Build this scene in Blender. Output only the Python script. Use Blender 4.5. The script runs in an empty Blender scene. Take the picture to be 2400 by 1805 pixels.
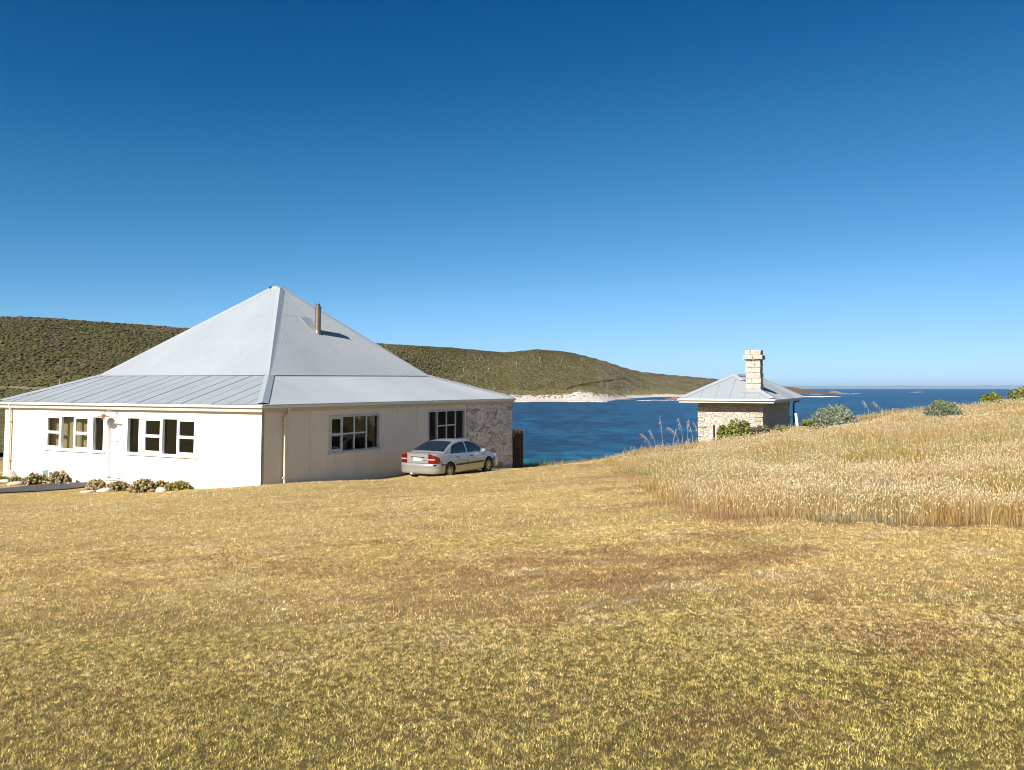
import bpy, bmesh, math, random
import numpy as np
from mathutils import Vector, Matrix
random.seed(7); rng = np.random.default_rng(11)
SC = bpy.context.scene; COL = SC.collection
PI = math.pi

# ------------------------------------------------------------------ camera (eye at the origin; all heights are relative to the eye)
F = 1826.0; TH = math.radians(3.5); HZ = 910.0
cam = bpy.data.cameras.new("camera"); camo = bpy.data.objects.new("camera", cam); COL.objects.link(camo)
cam.sensor_width = 36; cam.lens = F / 2400 * 36; cam.shift_y = -(902.5 - (HZ - F * math.tan(TH))) / 2400
cam.clip_start = .1; cam.clip_end = 120000
camo.location = (0, 0, 0); camo.rotation_euler = (PI / 2 + TH, 0, 0); SC.camera = camo
def at(px, py, Y):
    a = (px - 1200) / F; b = -(py - HZ + F * math.tan(TH)) / F
    d = Vector((a, math.cos(TH) - b * math.sin(TH), math.sin(TH) + b * math.cos(TH)))
    return d * (Y / d.y)
def xat(px, Y, z): return (px - 1200) / F * (Y * math.cos(TH) + z * math.sin(TH))

# ------------------------------------------------------------------ light
SUN = Vector((-.419, -.683, .599)).normalized()
w = bpy.data.worlds.new("World"); SC.world = w; w.use_nodes = True
nt = w.node_tree; bg = nt.nodes["Background"]
sky = nt.nodes.new("ShaderNodeTexSky"); sky.sky_type = 'NISHITA'; sky.sun_disc = False
sky.sun_elevation = math.asin(SUN.z); sky.sun_rotation = math.atan2(SUN.x, SUN.y)
sky.air_density = .5; sky.dust_density = .5; sky.ozone_density = 6.0; sky.altitude = 0
cv = nt.nodes.new("ShaderNodeRGBCurve")                            # the lens and film grade of the sky: deeper blue, less red in the dark part
for ch, pts in ((0, ((0, 0), (.048, .004), (.08, .030), (.123, .08), (.21, .195), (.35, .34), (1, 1))), (1, ((0, 0), (.097, .070), (.162, .16), (.25, .27), (.4, .44), (.52, .53), (1, 1))), (2, ((0, 0), (.23, .215), (.366, .365), (.52, .53), (1, 1)))):
    c_ = cv.mapping.curves[ch]
    while len(c_.points) < len(pts): c_.points.new(.5, .5)
    for p_, q_ in zip(c_.points, pts): p_.location = q_; p_.handle_type = 'AUTO_CLAMPED'
cv.mapping.update(); 
def vscale(o, k):
    n = nt.nodes.new('ShaderNodeVectorMath'); n.operation = 'SCALE'; n.inputs['Scale'].default_value = k; nt.links.new(o, n.inputs[0]); return n.outputs[0]
nt.links.new(vscale(sky.outputs[0], .1), cv.inputs['Color']); nt.links.new(vscale(cv.outputs[0], 10), bg.inputs[0])
bg.inputs[1].default_value = .075
sl = bpy.data.lights.new("sun", 'SUN'); sl.energy = 4.9; sl.angle = math.radians(.53); sl.color = (1, .955, .88)
so = bpy.data.objects.new("sun", sl); COL.objects.link(so); so.rotation_euler = SUN.to_track_quat('Z', 'Y').to_euler(); so.location = SUN * 60
SC.view_settings.view_transform = 'Standard'; SC.view_settings.look = 'None'; SC.view_settings.gamma = 1
SC.view_settings.exposure = .9
SC.cycles.filter_width = 1.0; SC.cycles.max_bounces = 6; SC.cycles.transparent_max_bounces = 12
try: SC.cycles.use_denoising = True; SC.cycles.denoising_prefilter = 'ACCURATE'
except Exception: pass

# ------------------------------------------------------------------ noise
def vnoise(x, y, seed=0):
    x = np.asarray(x, float); y = np.asarray(y, float)
    xi = np.floor(x).astype(np.int64); yi = np.floor(y).astype(np.int64); fx = x - xi; fy = y - yi
    fx = fx * fx * (3 - 2 * fx); fy = fy * fy * (3 - 2 * fy)
    def h(a, b):
        n = (a * 374761393 + b * 668265263 + seed * 1442695041) & 0xffffffff
        n = ((n ^ (n >> 13)) * 1274126177) & 0xffffffff
        return ((n ^ (n >> 16)) & 0xffff) / 65535.0
    return (h(xi, yi) * (1 - fx) + h(xi + 1, yi) * fx) * (1 - fy) + (h(xi, yi + 1) * (1 - fx) + h(xi + 1, yi + 1) * fx) * fy
def fbm(x, y, seed=0, o=4):
    s = 0; a = .5; t = 0
    for i in range(o):
        s = s + a * vnoise(x * 2 ** i + 17.3 * i, y * 2 ** i - 9.1 * i, seed + i); t += a; a *= .55
    return s / t
def sstep(a, b, x):
    t = np.clip((x - a) / (b - a), 0, 1); return t * t * (3 - 2 * t)

# ------------------------------------------------------------------ tagging and mesh helpers
def tag(o, label=None, cat=None, group=None, kind=None):
    if label: o['label'] = label
    if cat: o['category'] = cat
    if group: o['group'] = group
    if kind: o['kind'] = kind
    return o
def empty(name, loc, rz=0, label=None, cat=None, group=None):
    o = bpy.data.objects.new(name, None); COL.objects.link(o); o.location = loc; o.rotation_euler = (0, 0, rz)
    o.empty_display_size = .3
    return tag(o, label, cat, group)
def link(name, me, parent=None, loc=None):
    o = bpy.data.objects.new(name, me); COL.objects.link(o)
    if parent: o.parent = parent
    if loc is not None: o.location = loc
    return o
class MB:
    def __init__(s): s.v = []; s.f = []; s.m = []; s.sm = []
    def add(s, vs, fs, mi=0, smooth=False):
        b = len(s.v); s.v += [tuple(p) for p in vs]
        for f in fs: s.f.append([b + i for i in f]); s.m.append(mi); s.sm.append(smooth)
    def box(s, x0, x1, y0, y1, z0, z1, mi=0, M=None):
        vs = [Vector(p) for p in ((x0, y0, z0), (x1, y0, z0), (x1, y1, z0), (x0, y1, z0), (x0, y0, z1), (x1, y0, z1), (x1, y1, z1), (x0, y1, z1))]
        if M is not None: vs = [M @ p for p in vs]
        s.add(vs, [(0, 3, 2, 1), (4, 5, 6, 7), (0, 1, 5, 4), (1, 2, 6, 5), (2, 3, 7, 6), (3, 0, 4, 7)], mi)
    def tube(s, pts, r, n=10, mi=0, cap=True, smooth=True):
        pts = [Vector(p) for p in pts]; rs = r if isinstance(r, (list, tuple)) else [r] * len(pts)
        vs = []; fs = []
        for i, p in enumerate(pts):
            t = (pts[min(i + 1, len(pts) - 1)] - pts[max(i - 1, 0)]).normalized()
            a = t.cross(Vector((0, 0, 1)) if abs(t.z) < .95 else Vector((1, 0, 0))).normalized(); b = t.cross(a)
            for k in range(n):
                q = 2 * PI * k / n; vs.append(p + (a * math.cos(q) + b * math.sin(q)) * rs[i])
        for i in range(len(pts) - 1):
            for k in range(n):
                fs.append((i * n + k, i * n + (k + 1) % n, (i + 1) * n + (k + 1) % n, (i + 1) * n + k))
        s.add(vs, fs, mi, smooth)
        if cap:
            s.add(vs[:n], [tuple(range(n))], mi); s.add(vs[-n:], [tuple(range(n))[::-1]], mi)
    def grid(s, P, mi=0, smooth=True, closed=False):
        n = len(P); m = len(P[0]); vs = [p for r in P for p in r]; fs = []
        for i in range(n - 1):
            for j in range(m - (0 if closed else 1)):
                fs.append((i * m + j, i * m + (j + 1) % m, (i + 1) * m + (j + 1) % m, (i + 1) * m + j))
        s.add(vs, fs, mi, smooth)
    def build(s, name, mats, parent=None, loc=None, fix=True):
        me = bpy.data.meshes.new(name); me.from_pydata(s.v, [], s.f); me.update()
        for m in (mats if isinstance(mats, (list, tuple)) else [mats]): me.materials.append(m)
        me.polygons.foreach_set('material_index', np.array(s.m, np.int32)); me.polygons.foreach_set('use_smooth', np.array(s.sm, bool))
        if fix:
            bm = bmesh.new(); bm.from_mesh(me); bmesh.ops.recalc_face_normals(bm, faces=bm.faces); bm.to_mesh(me); bm.free()
        return link(name, me, parent, loc)
def bulk(name, V, T, mat, col=None, smooth=False, parent=None, loc=None, mi=None):
    V = np.asarray(V, np.float32); T = np.asarray(T, np.int32); k = T.shape[1]
    me = bpy.data.meshes.new(name); me.vertices.add(len(V)); me.loops.add(T.size); me.polygons.add(len(T))
    me.vertices.foreach_set('co', V.ravel()); me.loops.foreach_set('vertex_index', T.ravel())
    me.polygons.foreach_set('loop_start', np.arange(0, T.size, k, dtype=np.int32)); me.polygons.foreach_set('loop_total', np.full(len(T), k, np.int32))
    me.polygons.foreach_set('use_smooth', np.full(len(T), smooth, bool))
    for m in (mat if isinstance(mat, (list, tuple)) else [mat]): me.materials.append(m)
    if mi is not None: me.polygons.foreach_set('material_index', np.asarray(mi, np.int32))
    if col is not None:
        a = me.attributes.new('tint', 'FLOAT_COLOR', 'POINT')
        c = np.ones((len(V), 4), np.float32); c[:, :3] = col; a.data.foreach_set('color', c.ravel())
    me.update(calc_edges=True); me.validate()
    return link(name, me, parent, loc)

# ------------------------------------------------------------------ materials
def newmat(name):
    m = bpy.data.materials.new(name); m.use_nodes = True; t = m.node_tree
    return m, t, t.nodes['Principled BSDF']
def nd(t, k, **kw):
    n = t.nodes.new(k)
    for a, b in kw.items():
        if a.startswith('i_'): n.inputs[int(a[2:]) if a[2:].isdigit() else a[2:].replace('_', ' ')].default_value = b
        else: setattr(n, a, b)
    return n
def ramp(t, fac, stops):
    r = t.nodes.new('ShaderNodeValToRGB'); e = r.color_ramp.elements
    while len(e) < len(stops): e.new(.5)
    for i, (p, c) in enumerate(stops): e[i].position = p; e[i].color = (*c, 1) if len(c) == 3 else c
    t.links.new(fac, r.inputs[0]); return r.outputs[0]
def coords(t, scale=(1, 1, 1), kind='Object'):
    tc = t.nodes.new('ShaderNodeTexCoord'); mp = t.nodes.new('ShaderNodeMapping'); mp.inputs['Scale'].default_value = scale
    t.links.new(tc.outputs[kind], mp.inputs[0]); return mp.outputs[0]
def noise(t, vec, scale, detail=4, rough=.55):
    n = nd(t, 'ShaderNodeTexNoise'); n.inputs['Scale'].default_value = scale; n.inputs['Detail'].default_value = detail; n.inputs['Roughness'].default_value = rough
    t.links.new(vec, n.inputs['Vector']); return n.outputs['Fac']
def mixc(t, fac, a, b, mode='MIX'):
    n = nd(t, 'ShaderNodeMix', data_type='RGBA', blend_type=mode)
    for s, x in ((0, fac), (6, a), (7, b)):
        if hasattr(x, 'is_linked') or hasattr(x, 'links'): t.links.new(x, n.inputs[s])
        else: n.inputs[s].default_value = x if s == 0 else (*x, 1)
    return n.outputs[2]
def bump(t, p, h, strength=.5, dist=.02):
    b = nd(t, 'ShaderNodeBump'); b.inputs['Strength'].default_value = strength; b.inputs['Distance'].default_value = dist
    t.links.new(h, b.inputs['Height']); t.links.new(b.outputs[0], p.inputs['Normal']); return b
def simple(name, col, rough=.6, metal=0., var=.12, vscale=3., bmp=0., bscale=40., spec=.4, coat=0.):
    m, t, p = newmat(name); p.inputs['Roughness'].default_value = rough; p.inputs['Metallic'].default_value = metal
    p.inputs['Specular IOR Level'].default_value = spec; p.inputs['Coat Weight'].default_value = coat
    v = coords(t); n = noise(t, v, vscale)
    c = ramp(t, n, [(.3, tuple(x * (1 - var) for x in col)), (.7, tuple(min(1, x * (1 + var)) for x in col))]); t.links.new(c, p.inputs['Base Color'])
    if bmp: bump(t, p, noise(t, v, bscale), bmp, .01)
    return m
def tinted(name, trans=.35, rough=.75, spec=.15, var=.0):
    m, t, p = newmat(name); a = nd(t, 'ShaderNodeAttribute', attribute_name='tint')
    p.inputs['Roughness'].default_value = rough; p.inputs['Specular IOR Level'].default_value = spec
    t.links.new(a.outputs['Color'], p.inputs['Base Color'])
    if trans > 0:
        tr = nd(t, 'ShaderNodeBsdfTranslucent'); t.links.new(a.outputs['Color'], tr.inputs[0])
        mx = nd(t, 'ShaderNodeMixShader'); mx.inputs[0].default_value = trans
        t.links.new(p.outputs[0], mx.inputs[1]); t.links.new(tr.outputs[0], mx.inputs[2]); t.links.new(mx.outputs[0], t.nodes['Material Output'].inputs[0])
    return m
M = {}
def wall_mat():
    m, t, p = newmat('cream_sheet_wall'); v = coords(t)
    n = noise(t, v, 1.1, 5); g = noise(t, coords(t, (6, 6, .6)), 2.0, 4)
    c = ramp(t, n, [(.25, (.70, .635, .555)), (.75, (.77, .71, .63))]); s = ramp(t, g, [(.55, (1, 1, 1)), (.8, (.86, .83, .78))])
    t.links.new(mixc(t, 1., c, s, 'MULTIPLY'), p.inputs['Base Color']); p.inputs['Roughness'].default_value = .62; p.inputs['Specular IOR Level'].default_value = .25
    bump(t, p, noise(t, v, 55), .15, .004); return m
M['wall'] = wall_mat()
def roof_mat(name='pale_corrugated_metal', base=(.33, .354, .37)):
    m, t, p = newmat(name); v = coords(t)
    n = noise(t, v, .45, 5); k = noise(t, v, 7, 3)
    c = ramp(t, n, [(.3, tuple(x * .94 for x in base)), (.7, tuple(x * 1.05 for x in base))]); s = ramp(t, k, [(.3, (.93, .93, .93)), (.8, (1, 1, 1))])
    t.links.new(mixc(t, 1., c, s, 'MULTIPLY'), p.inputs['Base Color'])
    p.inputs['Metallic'].default_value = .15; p.inputs['Roughness'].default_value = .48; p.inputs['Specular IOR Level'].default_value = .5
    return m
M['roof'] = roof_mat(); M['cap'] = roof_mat('smooth_hip_metal', (.33, .36, .38)); M['lap'] = roof_mat('sheet_lap_metal', (.235, .26, .28)); M['flash'] = roof_mat('flashing_metal', (.29, .31, .33))
M['white'] = simple('chalky_white_paint', (.80, .80, .79), .45, var=.04, vscale=6, bmp=.1)
M['gutter'] = simple('off_white_gutter', (.72, .69, .63), .4, var=.05)
M['fascia'] = simple('beige_fascia', (.50, .44, .37), .55, var=.06)
M['pipe'] = simple('cream_downpipe', (.70, .63, .50), .45, var=.06)
M['greyframe'] = simple('weathered_window_timber', (.50, .52, .54), .6, var=.22, vscale=9, bmp=.3)
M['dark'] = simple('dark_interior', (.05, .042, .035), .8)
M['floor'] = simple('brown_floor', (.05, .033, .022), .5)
M['curtain'] = simple('beige_curtain', (.42, .33, .19), .85, var=.1, vscale=5)
M['black'] = simple('black_plastic', (.018, .018, .018), .5)
M['brass'] = simple('aged_brass', (.42, .28, .14), .4, metal=.6)
M['steel'] = simple('brown_tinted_flue_steel', (.30, .225, .155), .40, metal=.8, var=.1, vscale=5)
M['darksteel'] = simple('sooty_flue_steel', (.10, .075, .055), .5, metal=.6)
def glass_mat(name, tint=(.75, .8, .78), base=.06):
    m, t, p = newmat(name); t.nodes.remove(p)
    tr = nd(t, 'ShaderNodeBsdfTransparent'); tr.inputs[0].default_value = (*tint, 1)
    gl = nd(t, 'ShaderNodeBsdfGlossy'); gl.inputs['Roughness'].default_value = .01; gl.inputs[0].default_value = (.9, .92, .92, 1)
    fr = nd(t, 'ShaderNodeFresnel'); fr.inputs[0].default_value = 1.6
    mx = nd(t, 'ShaderNodeMixShader'); t.links.new(fr.outputs[0], mx.inputs[0]); t.links.new(tr.outputs[0], mx.inputs[1]); t.links.new(gl.outputs[0], mx.inputs[2])
    t.links.new(mx.outputs[0], t.nodes['Material Output'].inputs[0]); return m
M['glass'] = glass_mat('window_glass')
def stone_mat(name, pale, dark, amt, scale=3.2, mortar=(.55, .5, .43), bmp=1.0, bd=.05):
    m, t, p = newmat(name); v = coords(t, (1, 1, 1.9))
    wob = nd(t, 'ShaderNodeTexNoise'); wob.inputs['Scale'].default_value = 2.5; t.links.new(v, wob.inputs['Vector'])
    vv = mixc(t, .12, v, wob.outputs['Color'], 'ADD')
    vo = nd(t, 'ShaderNodeTexVoronoi', feature='F1'); vo.inputs['Scale'].default_value = scale; t.links.new(vv, vo.inputs['Vector'])
    ve = nd(t, 'ShaderNodeTexVoronoi', feature='DISTANCE_TO_EDGE'); ve.inputs['Scale'].default_value = scale; t.links.new(vv, ve.inputs['Vector'])
    sp = nd(t, 'ShaderNodeSeparateColor'); t.links.new(vo.outputs['Color'], sp.inputs[0])
    n = noise(t, v, 9, 6, .65)
    ad = nd(t, 'ShaderNodeMath', operation='ADD'); t.links.new(n, ad.inputs[0])
    ml = nd(t, 'ShaderNodeMath', operation='MULTIPLY'); t.links.new(sp.outputs[0], ml.inputs[0]); ml.inputs[1].default_value = .45; t.links.new(ml.outputs[0], ad.inputs[1])
    mid = tuple((a + b) / 2 for a, b in zip(pale, dark))
    c = ramp(t, ad.outputs[0], [(amt - .22, dark), (amt, mid), (amt + .16, pale), (1.0, tuple(min(1, x * 1.12) for x in pale))])
    e = ramp(t, ve.outputs['Distance'], [(.0, (0, 0, 0)), (.035, (1, 1, 1))])
    t.links.new(mixc(t, e, mortar, c), p.inputs['Base Color']); p.inputs['Roughness'].default_value = .92; p.inputs['Specular IOR Level'].default_value = .15
    hm = nd(t, 'ShaderNodeMath', operation='MULTIPLY_ADD'); t.links.new(n, hm.inputs[0]); hm.inputs[1].default_value = .8; t.links.new(e, hm.inputs[2])
    bump(t, p, hm.outputs[0], bmp, bd); return m
M['whitestone'] = stone_mat('flaking_whitewashed_stone', (.68, .65, .64), (.15, .095, .065), .52, 2.7, (.50, .46, .43), 1, .05)
M['hutstone'] = stone_mat('cream_limestone_rubble', (.45, .40, .335), (.22, .17, .13), .45, 2.9, (.40, .355, .295), .9, .04)
M['block'] = simple('cream_limestone_block', (.42, .375, .315), .9, var=.22, vscale=7, bmp=.7, bscale=22)
M['blade'] = tinted('grass_blade', .38); M['head'] = tinted('fluffy_seed_head', .3, .9, .05); M['leaf'] = tinted('leaf', .25, .6, .25)
M['scrubleaf'] = tinted('scrub_crown', 0, .9, .05)
M['bark'] = simple('brown_twig_bark', (.13, .085, .055), .9, bmp=.5)
M['rock'] = simple('pale_limestone_rock', (.42, .38, .32), .9, var=.2, vscale=7, bmp=.6, bscale=14)
M['pinkrock'] = simple('pinkish_rock', (.50, .36, .28), .9, var=.2, vscale=7, bmp=.6, bscale=14)
M['asphalt'] = simple('dark_asphalt', (.050, .049, .052), .9, var=.25, vscale=30, bmp=.5, bscale=160)

# ------------------------------------------------------------------ near ground: thin-plate surface through levelled points
GP = [(1200, 3, -1.65), (0, 3, -1.76), (2400, 3, -1.63), (0, 7.5, -2.0), (1200, 8, -1.86), (2400, 9.8, -1.70), (1800, 10.3, -1.74),
      (0, 15, -2.62), (300, 15, -2.55), (800, 15, -2.38), (1200, 15, -2.25), (1606, 12.5, -1.95),
      (0, 22, -3.35), (200, 23, -3.40), (446, 24, -3.2), (614, 24.4, -3.04), (800, 22, -2.85), (1100, 22, -2.72), (1459, 21, -2.33),
      (614, 26, -3.2), (784, 26.9, -3.17), (930, 28.6, -3.36), (968, 27.4, -3.13), (1056, 28.4, -3.16), (1167, 30, -3.15), (1224, 33, -3.4), (1409, 34, -3.18),
      (0, 26, -3.58), (110, 27.5, -3.62), (202, 29, -3.62), (350, 27, -3.58), (0, 29, -3.63), (187, 30.5, -3.65), (0, 32.5, -3.66), (-400, 28, -3.7), (-400, 33, -3.75), (-300, 45, -4.2),
      (1056, 31, -3.54), (968, 31.5, -3.6), (1100, 33.5, -3.55), (1000, 34, -3.62), (784, 29.5, -3.5), (925, 32.7, -3.66), (1198, 42.9, -4.4), (1224, 43.5, -4.42), (1290, 42, -4.15),
      (1421, 32, -2.85), (1480, 34, -2.8), (1250, 55, -6.3), (1409, 50, -5.2), (700, 45, -4.4), (400, 45, -4.3), (900, 56, -5.4), (600, 58, -5.2),
      (1551, 30, -2.56), (1638, 40, -3.05), (1700, 30, -2.12), (1700, 36, -2.58), (1800, 41, -2.36), (1880, 35, -1.92), (2000, 34, -1.34), (2115, 33, -1.06), (2260, 31.5, -.84), (2400, 30, -.62), (2700, 30, -.3),
      (1700, 20, -2.03), (2000, 20, -1.62), (2400, 20, -1.22), (2000, 14, -1.78), (2400, 14, -1.55), (2900, 14, -1.4), (2900, 22, -.9),
      (1638, 56, -5.2), (1880, 46, -3.6), (2000, 46, -3.0), (2400, 44, -2.3), (2400, 58, -6), (1880, 60, -7), (2800, 58, -5.5),
      (1200, 58, -7.2), (1500, 60, -7.5)]
_P = np.array([(xat(p, Y, z), Y, z) for p, Y, z in GP] + [(-8, 0, -1.75), (0, -4, -1.5), (9, 0, -1.6), (-10, -6, -1.5), (10, -6, -1.4), (-24, 14, -3.0), (-26, 4, -2.4), (24, 2, -1.3)])
def _U(r2): return np.where(r2 > 1e-9, r2 * np.log(np.maximum(r2, 1e-9)) * .5, 0)
_n = len(_P); _K = _U(((_P[:, None, :2] - _P[None, :, :2]) ** 2).sum(-1)) + np.eye(_n) * .15
_Q = np.c_[np.ones(_n), _P[:, :2]]; _A = np.block([[_K, _Q], [_Q.T, np.zeros((3, 3))]])
_W = np.linalg.solve(_A, np.r_[_P[:, 2], 0, 0, 0])
def gz(x, y):
    x = np.atleast_1d(np.asarray(x, float)); y = np.atleast_1d(np.asarray(y, float)); sh = x.shape
    xf = x.ravel(); yf = y.ravel(); out = np.empty(len(xf))
    for i in range(0, len(xf), 40000):
        a = xf[i:i + 40000]; b = yf[i:i + 40000]
        r2 = (a[:, None] - _P[None, :, 0]) ** 2 + (b[:, None] - _P[None, :, 1]) ** 2
        out[i:i + 40000] = _U(r2) @ _W[:_n] + _W[_n] + _W[_n + 1] * a + _W[_n + 2] * b
    far = -4.9 + (-13.5) * sstep(-34, -6, xf + (yf - 70) * .05) * sstep(55, 110, yf) - 1.0 * sstep(45, 70, yf)
    far = np.where(yf < -4, -1.6 + .10 * np.maximum(-yf - 6, 0), far)
    sidez = np.interp(yf, [-10, 5, 20, 35, 60], [-1.5, -2.6, -3.3, -4.0, -5.0]) + (xf > 0) * np.interp(yf, [0, 20, 35, 60], [1.2, 2.2, 2.6, -.8])
    k = sstep(24, 44, np.abs(xf)); out = out * (1 - k) + np.where((yf < 60) & (yf > -4), sidez, far) * k
    k2 = np.maximum(sstep(52, 72, yf), sstep(5, 12, -yf)); out = out * (1 - k2) + far * k2
    out = out + .05 * (fbm(xf * .45, yf * .45, 5, 3) - .5) * sstep(2, 7, np.abs(yf - 30) * .3 + 2)
    return out.reshape(sh)
def gz1(x, y): return float(gz([x], [y])[0])
def on_ground(px, py, y0=3., y1=60.):
    Y = np.linspace(y0, y1, 1200); d = at(px, py, 1.); zz = gz(d.x * Y, Y); s = d.z * Y < zz
    i = int(np.argmax(s)) if s.any() else len(Y) - 1
    return Vector((d.x * Y[i], Y[i], zz[i]))

PHI = .466; Rv = Vector((math.sin(PHI), math.cos(PHI), 0)); Lv = Vector((-math.cos(PHI), math.sin(PHI), 0))
HC = Vector((-8.316, 26, 0)); HB, HA = 18.9, 14.62                 # cottage corner, length along Rv, length along Lv
KC = Vector((13.43, 40, 0)); KB, KA = 12.6, 4.95                   # hut eave corner
def local(x, y, O): return ((x - O.x) * Rv.x + (y - O.y) * Rv.y, (x - O.x) * Lv.x + (y - O.y) * Lv.y)
def inpoly(x, y, poly):
    c = np.zeros(np.shape(x), bool); n = len(poly)
    for i in range(n):
        (x0, y0), (x1, y1) = poly[i], poly[(i + 1) % n]
        c ^= ((y0 > y) != (y1 > y)) & (x < (x1 - x0) * (y - y0) / (y1 - y0 + 1e-12) + x0)
    return c
bpts = [on_ground(*q) for q in ((2400, 1243), (2160, 1236), (2000, 1232), (1800, 1226), (1690, 1220), (1606, 1199), (1570, 1160), (1515, 1130), (1459, 1112), (1432, 1090), (1415, 1073))]
TALL = [(60, bpts[0].y - .6)] + [(p.x, p.y) for p in bpts] + [(bpts[-1].x - .2, bpts[-1].y + 4), (bpts[-1].x - 2.5, 49), (2, 66), (60, 66)]
TJ = [(x, y) for x, y in TALL]
def tallmask(x, y):
    j = .75 * (fbm(x * 1.5, y * 1.5, 31, 4) - .5) * 2
    return inpoly(x + j, y + j * .6, TJ)
pr = [(-60, 1152), (0, 1146), (58, 1140), (130, 1135), (205, 1129.5), (232, 1127)]; pf = [(-60, 1161), (0, 1157), (101, 1151), (160, 1146.5), (205, 1141.5), (232, 1138)]
def flat(px, py, z=-3.6):
    d = at(px, py, 1.); k = z / d.z; return Vector((d.x * k, k, z))
PR = [flat(*q) for q in pr]; PF = [flat(*q) for q in pf]
PATH = [(p.x, p.y) for p in PR] + [(p.x, p.y) for p in PF[::-1]]

gx = np.unique(np.r_[np.linspace(-26, 26, 209), -np.geomspace(26, 160, 26), np.geomspace(26, 160, 26)])
gy = np.unique(np.r_[np.linspace(-4, 60, 257), np.linspace(60, 140, 30), -np.geomspace(4, 30, 10)])
X, Yg = np.meshgrid(gx, gy); Z = gz(X, Yg)
inp = inpoly(X, Yg, PATH)
def lawn_w(x, y):
    """weights: green, red-brown, pale"""
    big = fbm(x * .16 + 3, y * .30, 3, 4); mid = fbm(x * .8, y * 1.1, 8, 4); sm = fbm(x * 2.6, y * 3.2, 13, 3)
    g = np.clip(.86 - .075 * y + 1.5 * (big - .5) + .9 * (mid - .5) - .012 * np.maximum(x, 0), .06, .85)
    near = sstep(4.0, 7.5, y)
    r = .05 + (.30 + .20 * near) * (.8 + .4 * sstep(-3, 1, x) - .75 * sstep(2.5, 3.8, x)) * sstep(.50, .64, .6 * fbm(x * .75 + 40, y * 1.25, 21, 4) + .4 * fbm(x * 2.4 + 7, y * 3.4, 22, 3)) + .10 * (sm - .5)
    r = np.clip(r, .02, .85)
    # worn ring of stones in the middle of the lawn
    ring = np.exp(-(((x - 1.1) / 1.65) ** 2 + ((y - 8.15) / 1.35) ** 2) ** 2) ; r = np.clip(r + .75 * ring * sstep(.42, .56, fbm(x * 2.6 + 5, y * 3.6, 27, 4)), 0, .9); g = g * (1 - .5 * ring)
    p = .14 + .72 * sstep(.60, .72, fbm(x * 2.1 + 9, y * 2.8, 33, 3)) * sstep(3.5, 6.5, y)
    return g, r, p
G, Rr, Pp = lawn_w(X, Yg)
c0 = np.stack([np.full(X.shape, .42), np.full(X.shape, .305), np.full(X.shape, .12)], -1)
c0 = c0 * (1 - .6 * G[..., None]) + np.array([.17, .15, .05]) * .6 * G[..., None]
c0 = c0 * (1 - .58 * (1 - sstep(4.5, 8.5, Yg)))[..., None]  # near ground darkened: shade between the blades put into the colour
c0 = c0 * (1 - .6 * Rr[..., None]) + np.array([.15, .09, .05]) * .6 * Rr[..., None]
tm = tallmask(X, Yg); c0[tm] = np.array([.21, .15, .07])
c0[Yg > 46] = np.array([.22, .18, .10])
nx = len(gx); ii, jj = np.meshgrid(np.arange(len(gy) - 1), np.arange(nx - 1), indexing='ij'); a = (ii * nx + jj).ravel()
QT = np.stack([a, a + 1, a + nx + 1, a + nx], 1)
def ground_mat():
    m, t, p = newmat('dry_lawn_soil'); at_ = nd(t, 'ShaderNodeAttribute', attribute_name='tint'); v = coords(t)
    n = noise(t, v, 34, 5, .7); n2 = noise(t, v, 5, 4, .6)
    c = mixc(t, 1., at_.outputs['Color'], ramp(t, n, [(.28, (.55, .55, .55)), (.72, (1.35, 1.32, 1.25))]), 'MULTIPLY')
    c = mixc(t, 1., c, ramp(t, n2, [(.3, (.8, .8, .8)), (.7, (1.15, 1.15, 1.15))]), 'MULTIPLY')
    t.links.new(c, p.inputs['Base Color']); p.inputs['Roughness'].default_value = .95; p.inputs['Specular IOR Level'].default_value = .1
    bump(t, p, n, .8, .03); return m
ground = bulk('ground', np.stack([X, Yg, Z], -1).reshape(-1, 3), QT, ground_mat(), c0.reshape(-1, 3), True); tag(ground, kind='structure')

# path
mb = MB(); rows = []
for i in range(len(PR)):
    rows.append([(PR[i].lerp(PF[i], k / 4).x, PR[i].lerp(PF[i], k / 4).y, gz1(PR[i].lerp(PF[i], k / 4).x, PR[i].lerp(PF[i], k / 4).y) + .035) for k in range(5)])
fine = []
for i in range(len(rows) - 1):
    for s in range(4): fine.append([tuple(Vector(p).lerp(Vector(q), s / 4)) for p, q in zip(rows[i], rows[i + 1])])
fine.append(rows[-1])
fine = [[(x, y, gz1(x, y) + .04) for x, y, z in r] for r in fine]
mb.grid(fine); tag(mb.build('path', M['asphalt']), kind='structure')

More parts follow.
